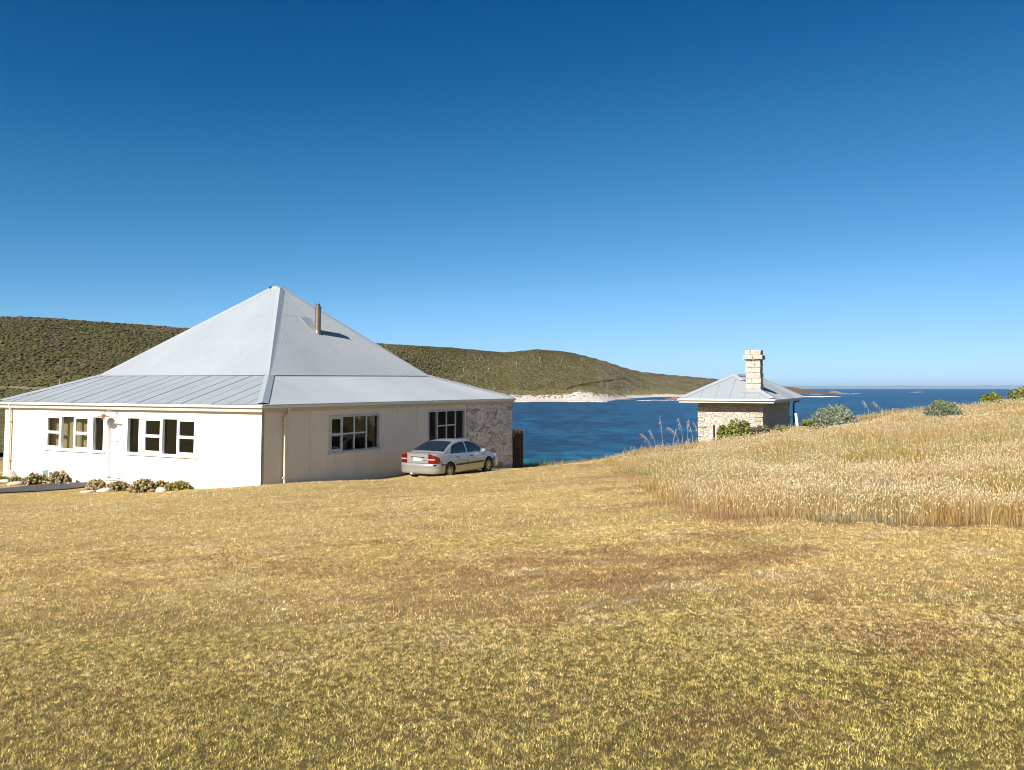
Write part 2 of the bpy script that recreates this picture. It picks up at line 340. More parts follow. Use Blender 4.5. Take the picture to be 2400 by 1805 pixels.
# ------------------------------------------------------------------ grass
def blades(name, P, ln, wd, lean, col, mat, segs=2, parent=None, flat=False):
    n = len(P); th = rng.uniform(0, 2 * PI, n); ph = rng.uniform(0, 2 * PI, n)
    if flat: th = ph + PI / 2 + rng.normal(0, .45, n)               # a leaf lies with its flat side up
    side = np.stack([np.cos(th), np.sin(th), np.zeros(n)], 1) * (wd / 2)[:, None]
    ld = np.stack([np.cos(ph), np.sin(ph), np.zeros(n)], 1) * (lean * ln)[:, None]
    up = np.zeros((n, 3)); up[:, 2] = ln * np.sqrt(np.maximum(.05, 1 - np.minimum(lean, .97) ** 2))
    tip = P + up + ld
    if segs == 1:
        V = np.stack([P - side, P + side, tip], 1).reshape(-1, 3); T = np.arange(3 * n).reshape(-1, 3); k = 3
    else:
        mid = P + up * .58 + ld * .32; s2 = side * .75
        V = np.stack([P - side, P + side, mid - s2, mid + s2, tip], 1).reshape(-1, 3); b = (np.arange(n) * 5)[:, None]
        T = np.concatenate([b + np.array([[0, 1, 3]]), b + np.array([[0, 3, 2]]), b + np.array([[2, 3, 4]])], 0); k = 5
    return V, T, np.repeat(col, k, 0), tip
def scatter(n, y0, y1, px0=-60, px1=2460, pw=1.0, pad=1.2, fade=5.0):
    ym = (y0 + y1) / 2; wid = (px1 - px0) / F * ym; n = int(n * (wid + 2 * (pad + fade)) / (wid + 2 * pad))
    u = rng.random(n); y = (y0 ** (pw + 1) + u * (y1 ** (pw + 1) - y0 ** (pw + 1))) ** (1 / (pw + 1))
    h0 = (px0 - 1200) / F * y - pad; h1 = (px1 - 1200) / F * y + pad; x = h0 - fade + rng.random(n) * (h1 - h0 + 2 * fade)
    k = rng.random(n) < 1 - .8 * sstep(0, fade, np.maximum(h0 - x, x - h1)); return x[k], y[k]
def keep_out(x, y):
    lx, ly = local(x, y, HC); k = (lx > .16) & (lx < HB - .16) & (ly > .16) & (ly < HA - .16)
    hx, hy = local(x, y, KC); k |= (hx > .72) & (hx < 11.3) & (hy > .72) & (hy < 4.04)
    return k | inpoly(x, y, PATH)
PAL = dict(straw=(.88, .675, .275), pale=(.86, .72, .44), olive=(.58, .48, .125), green=(.42, .41, .085), brown=(.42, .25, .115), red=(.46, .225, .12))
PAL = {k: np.array(v) for k, v in PAL.items()}
def lawn_cols(x, y):
    g, r, p = lawn_w(x, y); u = rng.random(len(x)); v = rng.random(len(x))
    c = np.where((u < .7)[:, None], PAL['straw'], PAL['brown'] * 1.25)
    c = np.where((u < p)[:, None], PAL['pale'], c)
    c = np.where((v < g)[:, None], np.where((u < .55)[:, None], PAL['olive'], np.where((u < .8)[:, None], PAL['green'], PAL['straw'])), c)
    c = np.where((rng.random(len(x)) < r)[:, None], np.where((u < .5)[:, None], PAL['red'], PAL['brown']), c)
    return c * np.where(rng.random(len(x)) < .13, .30, 1.)[:, None] * rng.uniform(.6, 1.3, (len(x), 1))
Vs, Ts, Cs = [], [], []; off = 0
for n, y0, y1, l0, l1, w0, w1, sg in ((1150000, 2.6, 6.2, .010, .027, .0028, .0045, 1), (700000, 6.2, 11, .012, .032, .0045, .007, 1), (300000, 11, 19, .016, .04, .007, .012, 1), (190000, 19, 37, .02, .045, .012, .022, 1)):
    x, y = scatter(n, y0, y1); k = ~(keep_out(x, y) | tallmask(x, y)); x = x[k]; y = y[k]
    tuft = .5 * fbm(x * 17, y * 17, 77, 2) + .35 * vnoise(x * 42, y * 42, 76) + .15 * fbm(x * 4.1, y * 4.1, 78, 2); d = rng.random(len(x)) < (sstep(.24, .50, tuft) * .94 + .06 if y1 < 12 else sstep(.12, .52, tuft) * .92 + .08); x = x[d]; y = y[d]; tuft = tuft[d]; n = len(x)
    P = np.stack([x, y, gz(x, y) - .004], 1)
    cf = {2.6: 85, 6.2: 48, 11: 26, 19: 15}[y0]; cl = .6 * vnoise(x * cf, y * cf * .6, 74) + .4 * vnoise(x * cf * .4, y * cf * .28, 75)    # live and dead tufts, plus the shade of the pits put into the colour
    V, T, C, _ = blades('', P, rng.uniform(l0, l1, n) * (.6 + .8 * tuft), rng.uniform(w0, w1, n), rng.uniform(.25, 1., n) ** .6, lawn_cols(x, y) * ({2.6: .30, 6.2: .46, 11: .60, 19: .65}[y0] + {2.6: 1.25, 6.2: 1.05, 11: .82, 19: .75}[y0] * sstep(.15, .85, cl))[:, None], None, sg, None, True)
    Vs.append(V); Ts.append(T + off); Cs.append(C); off += len(V)
# a few longer stray straws and clippings
x, y = scatter(5200, 2.9, 24); k = ~(keep_out(x, y) | tallmask(x, y)); x = x[k]; y = y[k]; n = len(x)
V, T, C, _ = blades('', np.stack([x, y, gz(x, y) + .012], 1), rng.uniform(.05, .13, n), .0016 + .0005 * y, rng.uniform(.8, 1.0, n), np.array([.72, .62, .42]) * rng.uniform(.7, 1.15, (n, 1)), None, 2)
Vs.append(V); Ts.append(T + off); Cs.append(C); off += len(V)
lawn = bulk('lawn_grass', np.concatenate(Vs), np.concatenate(Ts), M['blade'], np.concatenate(Cs)); tag(lawn, 'short mown dry grass lawn of straw, olive and rusty brown blades', 'lawn', kind='stuff')

# tall hare's-tail grass on the bank
def octa(P, r, h, d):
    n = len(P); E = np.array([[1, 0, 0], [0, 1, 0], [-1, 0, 0], [0, -1, 0]], float)
    V = np.empty((n, 6, 3)); V[:, 0] = P - d * (h * .5)[:, None]; V[:, 5] = P + d * (h * .62)[:, None]
    V[:, 1:5] = P[:, None] + E[None] * r[:, None, None]
    f = np.array([[0, 2, 1], [0, 3, 2], [0, 4, 3], [0, 1, 4], [5, 1, 2], [5, 2, 3], [5, 3, 4], [5, 4, 1]])
    return V.reshape(-1, 3), (np.arange(n)[:, None, None] * 6 + f[None]).reshape(-1, 3)
Vs, Ts, Cs, Ms = [], [], [], []; off = 0
def addto(V, T, C, m):
    global off
    Vs.append(V); Ts.append(T + off); Cs.append(C); Ms.append(np.full(len(T), m)); off += len(V)
_b1 = on_ground(1976, 998); _b2 = on_ground(2228, 977)
BUSHES = [(_b1.x, _b1.y + .8, 1.5), (_b2.x, _b2.y + .5, 1.1), (xat(1722, 37, -2.2), 37, 1.3), (xat(2328, 33, -.5), 33, .8), (xat(2392, 31.5, -.5), 31.5, .8)]
def tallzone(x, y):
    """0..1: how much the spot is stalk-and-head grass rather than leafy grass"""
    d = fbm(x * .22 + 5, y * .22, 51, 3)
    front = 1 - sstep(13.2, 17.5, y + 3.0 * (fbm(x * .4, y * .4, 61, 2) - .5)); rightgreen = sstep(6.2, 8.2, x) * (1 - sstep(12.2, 14, y))
    return np.clip(front * (1 - .9 * rightgreen) + .25 * (d > .52) * (1 - front), 0, 1)
for n, y0, y1, px0 in ((210000, 9.3, 18, 1380), (180000, 18, 30, 1380), (90000, 30, 47, 1330)):
    x, y = scatter(n, y0, y1, px0, 2520); k = tallmask(x, y) & ~keep_out(x, y); x = x[k]; y = y[k]; n = len(x)
    hd = tallzone(x, y); z = gz(x, y); pt = fbm(x * .7, y * .7, 71, 3); gp = fbm(x * .35 + 30, y * .5, 73, 3)
    inn = .25 * tallmask(x, y - .3) + .25 * tallmask(x - .3, y) + .25 * tallmask(x, y - .8) + .25 * tallmask(x - .8, y - .2); dn = fbm(x * 1.9, y * 1.9, 79, 3)
    sel = rng.random(n) < (.35 + .65 * inn) * sstep(.30, .54, dn + .25 * rng.random(n)); x, y, z, hd, pt, gp, inn, dn = [q_[sel] for q_ in (x, y, z, hd, pt, gp, inn, dn)]; n = len(x)
    ln = (.14 + .34 * pt) * (.8 + .3 * hd) * rng.uniform(.5, 1.2, n) * (.6 + .4 * inn) * (.55 + .9 * fbm(x * 1.2 + 8, y * 1.0, 87, 3))
    low = 1 - .38 * sstep(18, 27, y)
    for bx, by, br in BUSHES: low = low * (1 - .75 * np.exp(-(((x - bx) / br) ** 2 + ((y - by + .9) / (br * 1.3)) ** 2) ** 2))
    ln = ln * low
    # green patches
    gg = np.clip(.30 + 2.2 * (gp - .5) + .55 * np.exp(-(((x - 4.2) / 2.6) ** 2 + ((y - 20) / 6) ** 2)) - .30 * hd + .5 * sstep(6.2, 8.2, x) * (1 - sstep(12.5, 14.5, y)), .03, .75)
    u = rng.random(n)
    c = np.where((u < .62)[:, None], np.array([.50, .38, .18]), np.array([.63, .50, .29])); c = np.where((u > .82)[:, None], np.array([.30, .19, .085]), c)
    c = np.where((rng.random(n) < gg)[:, None], np.where((u < .6)[:, None], np.array([.40, .36, .13]), np.array([.31, .32, .10])), c)
    c = np.where(((fbm(x * .5 + 70, y * .5, 83, 3) > .70) & (rng.random(n) < .4))[:, None], np.array([.42, .37, .34]), c)
    c = c * (np.array([1, 1, 1]) + (np.array([1.02, .86, .66]) - 1) * sstep(.48, .62, fbm(x * .9 + 20, y * .9, 89, 3))[:, None]) * rng.uniform(.65, 1.2, (n, 1))
    V, T, C, tip = blades('', np.stack([x, y, z - .01], 1), ln, np.maximum(.0045, .00042 * y) * rng.uniform(.7, 1.3, n), rng.uniform(.05, .55, n), c, None, 2 if y1 < 20 else 1)
    addto(V, T, C, 0)
    # stalks with seed heads
    ns = int(n * .30); k = rng.choice(n, ns, replace=False); k = k[rng.random(ns) < .14 + .86 * hd[k]]; ns = len(k)
    P = np.stack([x[k], y[k], z[k]], 1) + rng.normal(0, .02, (ns, 3)) * np.array([1, 1, 0]); sl_ = (.16 + .34 * pt[k]) * rng.uniform(.55, 1.25, ns) * low[k] * (.65 + .35 * inn[k]) * (.6 + .8 * fbm(x[k] * 1.2 + 8, y[k] * 1.0, 87, 3))
    V, T, C, tip = blades('', P, sl_, np.maximum(.003, .0003 * y[k]), rng.uniform(.02, .28, ns), np.array([.62, .44, .18]) * rng.uniform(.75, 1.2, (ns, 1)), None, 2)
    addto(V, T, C, 0)
    dr = tip - P; dr[:, :2] *= 1.8; dr /= np.linalg.norm(dr, axis=1)[:, None]
    V, T = octa(tip, np.maximum(.010, .00068 * y[k]) * rng.uniform(.7, 1.2, ns), rng.uniform(.024, .046, ns), dr)
    addto(V, T, np.repeat(np.where((rng.random(ns) < .6)[:, None], np.array([.72, .61, .40]), np.array([.58, .42, .22])) * rng.uniform(.65, 1.15, (ns, 1)), 6, 0), 1)
# rusty low weeds along the cut edge of the tall grass
n = 1800; seg = rng.integers(3, 8, n); tt = rng.random(n); B = np.array([(p.x, p.y) for p in bpts]); q = B[seg] * (1 - tt)[:, None] + B[seg + 1] * tt[:, None] + rng.normal(0, .22, (n, 2)) - np.array([.05, .05])
V, T, C, _ = blades('', np.stack([q[:, 0], q[:, 1], gz(q[:, 0], q[:, 1])], 1), rng.uniform(.06, .2, n), np.full(n, .006), rng.uniform(.1, .7, n), np.array([.36, .20, .11]) * rng.uniform(.7, 1.3, (n, 1)), None, 1); addto(V, T, C, 0)
tall = bulk('tall_grass', np.concatenate(Vs), np.concatenate(Ts), [M['blade'], M['head']], np.concatenate(Cs), mi=np.concatenate(Ms)); tag(tall, 'tall straw-coloured seed-head grass covering the right-hand bank', 'grass', kind='stuff')

# ------------------------------------------------------------------ leafy shrubs
def leafcloud(n, rx, ry, rz, size, cols, lumps=9, flatb=.0, outward=.5, seed=0, aspect=1.6):
    r = np.random.default_rng(seed)
    ld = r.normal(size=(lumps, 3)); ld[:, 2] = np.abs(ld[:, 2]); ld /= np.linalg.norm(ld, axis=1)[:, None]; lr = r.uniform(.28, .5, lumps); lc = ld * r.uniform(.45, .72, (lumps, 1))
    k = r.integers(0, lumps, n); d = r.normal(size=(n, 3)); d /= np.linalg.norm(d, axis=1)[:, None]; rad = r.random(n) ** .35
    p = lc[k] + d * (lr[k] * rad)[:, None]; p[:, 2] = np.abs(p[:, 2]) + .02
    P = p * np.array([rx, ry, rz]); nrm = d * outward + r.normal(size=(n, 3)) * (1 - outward); nrm /= np.linalg.norm(nrm, axis=1)[:, None]
    a = np.cross(nrm, r.normal(size=(n, 3))); a /= np.linalg.norm(a, axis=1)[:, None]; b = np.cross(nrm, a); s = (size * r.uniform(.6, 1.3, n))[:, None]
    V = np.stack([P - a * s * aspect, P - b * s, P + a * s * aspect, P + b * s], 1).reshape(-1, 3); T = np.arange(4 * n).reshape(-1, 4)
    cols = np.array(cols); c = cols[r.integers(0, len(cols), n)] * r.uniform(.75, 1.25, (n, 1)); ck = r.uniform(.8, 1.2, lumps)[k][:, None]
    return V, T, np.repeat(c * ck, 4, 0)
def shrub(name, label, cat, loc, rx, ry, rz, n, size, cols, group=None, rot=0, stems=7, seed=1, heads=None, aspect=1.6, lumps=9):
    e = empty(name, loc, rot, label, cat, group)
    V, T, C = leafcloud(n, rx, ry, rz, size, cols, lumps=lumps, seed=seed, aspect=aspect); FV, FT, FC = [V], [T], [C]
    mb = MB(); r = random.Random(seed)
    for i in range(stems):
        q = r.uniform(0, 2 * PI); k = r.uniform(.3, .75); end = Vector((math.cos(q) * rx * k, math.sin(q) * ry * k, rz * r.uniform(.35, .7)))
        mid = end * .5 + Vector((0, 0, -.05 * rz)); mb.tube([(0, 0, -.05), mid, end], [.02 + .012 * rz, .014, .007], 5)
    mb.build('stem', M['bark'], e, fix=False)
    if heads:
        nh, hr, hc = heads; r2 = np.random.default_rng(seed + 50); d = r2.normal(size=(nh, 3)); d[:, 2] = np.abs(d[:, 2]) * .9 + .05; d /= np.linalg.norm(d, axis=1)[:, None]
        P = d * np.array([rx, ry, rz]) * r2.uniform(.82, 1.0, (nh, 1)); m = 26; k = np.repeat(np.arange(nh), m)
        dd = r2.normal(size=(nh * m, 3)); dd /= np.linalg.norm(dd, axis=1)[:, None]; c0 = P[k] + dd * hr * r2.uniform(.7, 1., (nh * m, 1))
        a = np.cross(dd, r2.normal(size=dd.shape)); a /= np.linalg.norm(a, axis=1)[:, None]; b = np.cross(dd, a); s = hr * .42
        V = np.stack([c0 - a * s, c0 - b * s, c0 + a * s, c0 + b * s], 1).reshape(-1, 3)
        hc = np.array(hc); cc = hc[r2.integers(0, len(hc), nh)][k] * r2.uniform(.8, 1.2, (nh * m, 1))
        FT.append(np.arange(len(V)).reshape(-1, 4) + len(FV[0])); FV.append(V); FC.append(np.repeat(cc, 4, 0))
    bulk('foliage', np.concatenate(FV), np.concatenate(FT), M['leaf'], np.concatenate(FC), parent=e)
    return e
GREY = [(.22, .245, .17), (.29, .315, .24), (.15, .18, .11), (.20, .22, .13)]
LIME = [(.15, .175, .03), (.21, .225, .045), (.095, .12, .024), (.26, .255, .06)]
p = on_ground(1976, 998); shrub('grey_bush', 'rounded silvery grey-green bush on the bank right of the stone hut', 'bush', (p.x, p.y + .8, gz1(p.x, p.y + .8) - .02), 1.0, .92, .86, 15000, .023, GREY, seed=3, lumps=42, aspect=2.2)
p = on_ground(2228, 977); shrub('grey_bush', 'smaller silvery bush with green right half, higher up the bank', 'bush', (p.x, p.y + .5, gz1(p.x, p.y + .5) - .02), .66, .6, .60, 9000, .019, [(.22, .245, .17), (.17, .20, .095), (.13, .16, .065), (.25, .28, .20)], seed=4, lumps=34, aspect=2.2)
hb = Vector((xat(1722, 37, -2.2), 37, 0)); shrub('green_shrub', 'bright green leafy shrub in front of the stone hut wall', 'shrub', (hb.x, hb.y, gz1(hb.x, hb.y) - .12), .95, .85, 1.32, 6200, .045, LIME, seed=5, stems=16, lumps=11, aspect=1.4)
hb = Vector((xat(1775, 37.3, -2.2), 37.3, 0)); shrub('twiggy_brush', 'low dark twiggy brush beside the bright green shrub', 'brush', (hb.x, hb.y, gz1(hb.x, hb.y)), .95, .6, .62, 1500, .03, [(.13, .095, .06), (.17, .15, .07), (.10, .075, .055), (.19, .19, .08)], seed=6, stems=30, aspect=2.6)
for px, Yb, rx, rz, lab, cols, sd in ((2328, 33, .55, .40, 'low yellow-green bush on the crest of the bank near the right edge', LIME, 7), (2392, 31.5, .50, .52, 'darker olive bush at the far right edge on the crest of the bank', [(.16, .17, .05), (.22, .21, .07), (.12, .13, .04), (.24, .26, .06)], 8)):
    x = xat(px, Yb, -.5); shrub('crest_bush', lab, 'bush', (x, Yb, gz1(x, Yb) + .12), rx, rx, rz, 3200, .032, cols, seed=sd, aspect=1.8, lumps=12)
for px, Yb, lab, sd in ((1832, 33, 'small green weed tuft in the tall grass right of the hut', 41), (1898, 31, 'small dark green weed tuft in the tall grass left of the big silvery bush', 42)):
    x = xat(px, Yb, -1.9); shrub('weed_tuft', lab, 'weed', (x, Yb, gz1(x, Yb) + .18), .38, .3, .26, 700, .03, [(.17, .19, .05), (.22, .22, .08)], seed=sd, stems=4)
HYG = [(.20, .20, .05), (.15, .17, .04), (.24, .19, .06)]; PINK = [(.45, .31, .20), (.52, .40, .27), (.37, .25, .15), (.46, .37, .19)]; YEL = [(.46, .34, .11), (.38, .34, .09), (.50, .35, .17)]
hy = [(5, 1128, .28, .2, 'tiny green shrub at the left edge beside the white rocks', 0), (38, 1133, .30, .27, 'small green flower shrub by the foot of the left downpipe', 1), (84, 1136, .50, .43, 'broad brown and green flower shrub left of the pink one', 2), (139, 1135, .42, .50, 'tall pinkish flower shrub below the left window', 3),
      (223, 1149, .36, .36, 'round pinkish flower shrub at the end of the path left of the door', 3), (277, 1151, .50, .30, 'low brownish flower shrub in front of the door', 2), (335, 1156, .50, .45, 'largest brown flower shrub between door and right window', 3), (378, 1155, .32, .36, 'yellow-green flower shrub next to the largest one', 4), (419, 1154, .45, .32, 'orange-green flower shrub at the right end of the row', 4)]
for i, (px, py, r, h, lab, k) in enumerate(hy):
    q = flat(px, py, -3.6); q.y += .35; q.x = xat(px, q.y, -3.6); fl = [None, (26, .045, HYG + [(.3, .27, .1)]), (60, .055, PINK + HYG[:1]), (75, .06, PINK), (55, .05, YEL)][k]
    shrub('flower_shrub', lab, 'shrub', (q.x, q.y, gz1(q.x, q.y)), r, r * .8, h, 900, .035, HYG, group='flower shrubs along the cottage wall', seed=20 + i, heads=fl, lumps=8)
def rock(name, label, loc, sx, sy, sz, mat, seed, rz=0, group=None):
    bm = bmesh.new(); bmesh.ops.create_icosphere(bm, subdivisions=3, radius=1); r = np.random.default_rng(seed); o = r.uniform(0, 50, 3)
    for v in bm.verts:
        n = float(fbm(v.co.x * 1.3 + o[0], v.co.y * 1.3 + v.co.z * 1.7 + o[1], seed, 3)); v.co *= .72 + .62 * n; v.co.x *= sx; v.co.y *= sy; v.co.z *= sz
        v.co = Matrix.Rotation(rz, 3, 'Z') @ v.co
    me = bpy.data.meshes.new(name); bm.to_mesh(me); bm.free(); me.materials.append(mat)
    for pl in me.polygons: pl.use_smooth = seed % 2 == 0
    return tag(link(name, me, loc=loc), label, 'rock', group)
for i, (px, py, sx, sz, lab, mt) in enumerate(((22, 1124, .30, .30, 'pale upright rock at the foot of the left downpipe', 'rock'), (8, 1131, .40, .10, 'flat pale rock at the far left edge of the frame', 'rock'), (38, 1135, .34, .09, 'flat whitish rock below the small green flower shrub', 'rock'),
        (107, 1134, .20, .20, 'white pointed rock between the two left flower shrubs', 'rock'), (150, 1134, .30, .08, 'flat pale rock at the edge of the path under the pink shrub', 'rock'), (243, 1152, .22, .09, 'pale rock right of the round pinkish shrub', 'rock'), (256, 1151, .18, .10, 'small pale rock touching the low brownish shrub', 'rock'),
        (356, 1155, .17, .12, 'pinkish rock in front of the largest flower shrub', 'pinkrock'), (378, 1156, .24, .12, 'bright white rock in front of the yellow-green shrub', 'rock'), (453, 1149, .22, .08, 'pale flat rock past the right end of the shrub row', 'rock'), (206, 1154, .24, .05, 'flat stone half sunk in the lawn by the path end', 'rock'))):
    q = flat(px, py - 3, -3.58); rock('rock', lab, (q.x, q.y, gz1(q.x, q.y) + sz * .25), sx, sx * .7, sz, M[mt], 60 + i, i * .7, 'rocks along the cottage wall')
for i, (px, py, sx, sy, lab) in enumerate(((1410, 1318, .30, .16, 'grey embedded stone at the back of the worn lawn patch'), (1268, 1345, .30, .13, 'grey stone under dry stems at the left of the worn patch'), (1275, 1396, .34, .12, 'grey stone with an orange lichen stain in the lawn'), (1485, 1411, .34, .12, 'long flat brown-grey stone in the lawn, right front'), (1385, 1421, .20, .08, 'small pale stone between the two front lawn stones'))):
    q = on_ground(px, py); m = (M.get('slab') or M.setdefault('slab', simple('lichen_grey_stone', (.26, .185, .115), .95, spec=0, var=.35, vscale=9, bmp=.8, bscale=25)))
    if i == 2: m = simple('orange_lichen_stone', (.26, .165, .09), .95, spec=0, var=.45, vscale=6, bmp=.8, bscale=25)
    rock('lawn_stone', lab, (q.x, q.y, gz1(q.x, q.y) - .040), sx * .85, sy * .85, .05, m, 90 + 2 * i, .15 * i, 'stones sunk in the lawn')

# ------------------------------------------------------------------ cottage (own axes: x along the shaded face, y along the sunlit face)
BZ = -3.65; house = empty('cottage', (HC.x, HC.y, BZ), PI / 2 - PHI, 'white sheet-clad cottage with a big pale grey pyramid roof', 'house')
HL = (0, 0, -BZ)
def wall_holes(mb, plane, n0, n1, u0, u1, z0, z1, holes, mi=0):
    """a wall slab between n0 (outside) and n1 with rectangular openings; plane 'x': u runs along y; plane 'y': u runs along x"""
    P = (lambda u, n, z: (n, u, z)) if plane == 'x' else (lambda u, n, z: (u, n, z))
    us = sorted({u0, u1, *[h[0] for h in holes], *[h[1] for h in holes]}); zs = sorted({z0, z1, *[h[2] for h in holes], *[h[3] for h in holes]})
    for a, b in zip(us, us[1:]):
        for c, d in zip(zs, zs[1:]):
            if any(h[0] <= (a + b) / 2 <= h[1] and h[2] <= (c + d) / 2 <= h[3] for h in holes): continue
            for n in (n0, n1): mb.add([P(a, n, c), P(b, n, c), P(b, n, d), P(a, n, d)], [(0, 1, 2, 3)], mi)
    for h in holes:
        a, b, c, d = h
        mb.add([P(a, n0, c), P(b, n0, c), P(b, n0, d), P(a, n0, d), P(a, n1, c), P(b, n1, c), P(b, n1, d), P(a, n1, d)], [(0, 1, 5, 4), (1, 2, 6, 5), (2, 3, 7, 6), (3, 0, 4, 7)], mi)
    mb.add([P(u0, n0, z0), P(u0, n1, z0), P(u0, n1, z1), P(u0, n0, z1)], [(0, 1, 2, 3)], mi); mb.add([P(u1, n0, z0), P(u1, n1, z0), P(u1, n1, z1), P(u1, n0, z1)], [(0, 1, 2, 3)], mi)
WZ0, WZ1 = -2.40, -1.06
LW = [(8.99, 11.68, WZ0, WZ1), (8.12, 8.83, WZ0, WZ1), (7.03, 7.95, -3.38, -1.26), (6.13, 6.86, WZ0, WZ1), (3.2, 5.96, WZ0, WZ1)]
RW = [(3.62, 6.74, -2.42, -1.05), (10.41, 13.68, -2.42, -1.03)]
mb = MB(); wall_holes(mb, 'x', .17, .30, .17, HA - .17, -4.2, -.62, LW)
cov = [y for y in np.arange(.17 + .93, HA - .3, .925)]
for y in cov:                                                       # joint cover strips
    segs = [(-4.0, -.64)]
    for h in LW:
        if h[0] - .12 < y < h[1] + .12: segs = [s for a, b in segs for s in ((a, h[2] - .10), (h[3] + .06, b)) if s[1] - s[0] > .05]
    for a, b in segs: mb.box(.160, .169, y - .02, y + .02, a, b)
mb.build('sunlit_wall', M['wall'], house, HL, fix=False)
mb = MB(); wall_holes(mb, 'y', .17, .30, .301, 13.86, -4.6, -.62, RW)
for x in (2.57, 3.95, 5.30, 6.71, 8.02, 9.47, 10.91, 12.39):
    segs = [(-4.5, -.64)]
    for h in RW:
        if h[0] - .05 < x < h[1] + .05: segs = [s for a, b in segs for s in ((a, h[2] - .10), (h[3] + .06, b)) if s[1] - s[0] > .05]
    for a, b in segs: mb.box(x - .022, x + .022, .158, .169, a, b)
mb.add([(.171, .17, -4.2), (.301, .17, -4.2), (.301, .17, -.62), (.171, .17, -.62)], [(0, 1, 2, 3)])
mb.box(.171, 13.86, .135, .169, -4.7, -3.62)                        # low plinth board
mb.build('shaded_wall', M['wall'], house, HL, fix=False)
# far walls, floor and ceiling (close the room so it is dark inside)
mb = MB(); mb.box(.301, HB - .02, HA - .17, HA - .05, -5.2, -.62); mb.box(HB - .17, HB - .02, .42, HA - .18, -5.2, -.62); mb.build('rear_wall', M['wall'], house, HL)
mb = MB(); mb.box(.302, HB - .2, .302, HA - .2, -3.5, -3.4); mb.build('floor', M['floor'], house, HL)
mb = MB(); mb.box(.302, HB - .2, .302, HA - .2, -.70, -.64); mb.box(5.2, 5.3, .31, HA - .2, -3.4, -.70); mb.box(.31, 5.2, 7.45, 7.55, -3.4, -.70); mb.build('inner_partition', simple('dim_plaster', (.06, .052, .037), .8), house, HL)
# rough stone end of the shaded wall
def rough_face(mb, O, U, Vv, Nn, nu, nv, amp, seed, sc=1.6):
    P = []
    for j in range(nv + 1):
        r = []
        for i in range(nu + 1):
            p = O + U * (i / nu) + Vv * (j / nv); q = i / nu * U.length; s = j / nv * Vv.length
            d = amp * (float(fbm(q * sc + seed, s * sc * 1.4, seed, 4)) - .5) * 2; r.append(p + Nn * d)
        P.append(r)
    mb.grid(P, smooth=False)
mb = MB(); V3 = Vector
rough_face(mb, V3((13.865, .13, -4.9)), V3((4.95, 0, 0)), V3((0, 0, 4.14)), V3((0, -1, 0)), 70, 60, .035, 3)
rough_face(mb, V3((18.815, .13, -4.9)), V3((0, .45, 0)), V3((0, 0, 4.14)), V3((1, 0, 0)), 8, 60, .03, 5)
rough_face(mb, V3((13.865, .13, -4.9)), V3((0, .3, 0)), V3((0, 0, 4.14)), V3((-1, 0, 0)), 5, 60, .0, 5)
mb.build('stone_wall', M['whitestone'], house, HL)
mb = MB(); mb.box(13.9, 18.78, .155, .2, -.775, -.765); mb.build('wall_plate', M['black'], house, HL)

def window(name, plane, u0, u1, z0, z1, cols, fm, wallp, label=None, proud=.03):
    """cols: (ua, ub, kind); kinds: sash2 (heavy two-pane sash), pane2 (two panes, light bars), fixed"""
    P = (lambda a, b, n0, n1, c, d: (wallp + n0, wallp + n1, a, b, c, d)) if plane == 'x' else (lambda a, b, n0, n1, c, d: (a, b, wallp + n0, wallp + n1, c, d))
    fr = MB(); f = .055
    fr.box(*P(u0, u1, -proud, .10, z1 - f, z1 + .012)); fr.box(*P(u0 - .012, u0 + f, -proud, .10, z0, z1 - f)); fr.box(*P(u1 - f, u1 + .012, -proud, .10, z0, z1 - f)); fr.box(*P(u0 + f, u1 - f, -proud + .004, .10, z0, z0 + .03))
    panes = []
    for i, (a, b, k) in enumerate(cols):
        la = a + (f if a == u0 else .03); lb = b - (f if b == u1 else .03)
        if b != u1: fr.box(*P(b - .03, b + .03, -.018, .09, z0 + .03, z1 - f))
        zb, zt = z0 + .03, z1 - f; zm = (zb + zt) / 2
        if k == 'sash2':
            s = .065
            fr.box(*P(la, la + s, -.022, .04, zb, zt)); fr.box(*P(lb - s, lb, -.022, .04, zb, zt)); fr.box(*P(la + s, lb - s, -.022, .04, zb, zb + .09)); fr.box(*P(la + s, lb - s, -.022, .04, zt - s, zt)); fr.box(*P(la + s, lb - s, -.022, .04, zm - .05, zm + .05))
            panes += [(la + s, lb - s, zb + .09, zm - .05, .02), (la + s, lb - s, zm + .05, zt - s, .02)]
        elif k == 'pane2':
            fr.box(*P(la, lb, -.012, .05, zm - .03, zm + .03)); panes += [(la, lb, zb, zm - .03, .03), (la, lb, zm + .03, zt, .03)]
        else: panes.append((la, lb, zb, zt, .085))
    o = fr.build(name, fm, house, HL)
    if label: o['label'] = label
    for a, b, c, d, n in panes:
        g = MB(); (x0, x1, y0, y1, zz0, zz1) = P(a, b, n, n, c, d)
        g.add([(x0, y0, zz0), (x1, y1, zz0), (x1, y1, zz1), (x0, y0, zz1)] if plane == 'y' else [(x0, y0, zz0), (x0, y0, zz1), (x0, y1, zz1), (x0, y1, zz0)], [(0, 1, 2, 3)]); g.build('pane', M['glass'], o, fix=False)
    s = MB(); s.box(*P(u0 - .07, u1 + .07, -.055, .02, z0 - .065, z0 - .002)); s.build('sill', fm, o)
    return o
wl = window('window', 'x', *LW[0], [(8.99, 9.92, 'sash2'), (9.92, 10.74, 'fixed'), (10.74, 11.68, 'sash2')], M['white'], .17, 'white three-part window with beige curtains behind')
window('window', 'x', *LW[1], [(8.12, 8.83, 'fixed')], M['white'], .17, 'narrow white window left of the door')
window('window', 'x', *LW[3], [(6.13, 6.86, 'fixed')], M['white'], .17, 'narrow white window right of the door')
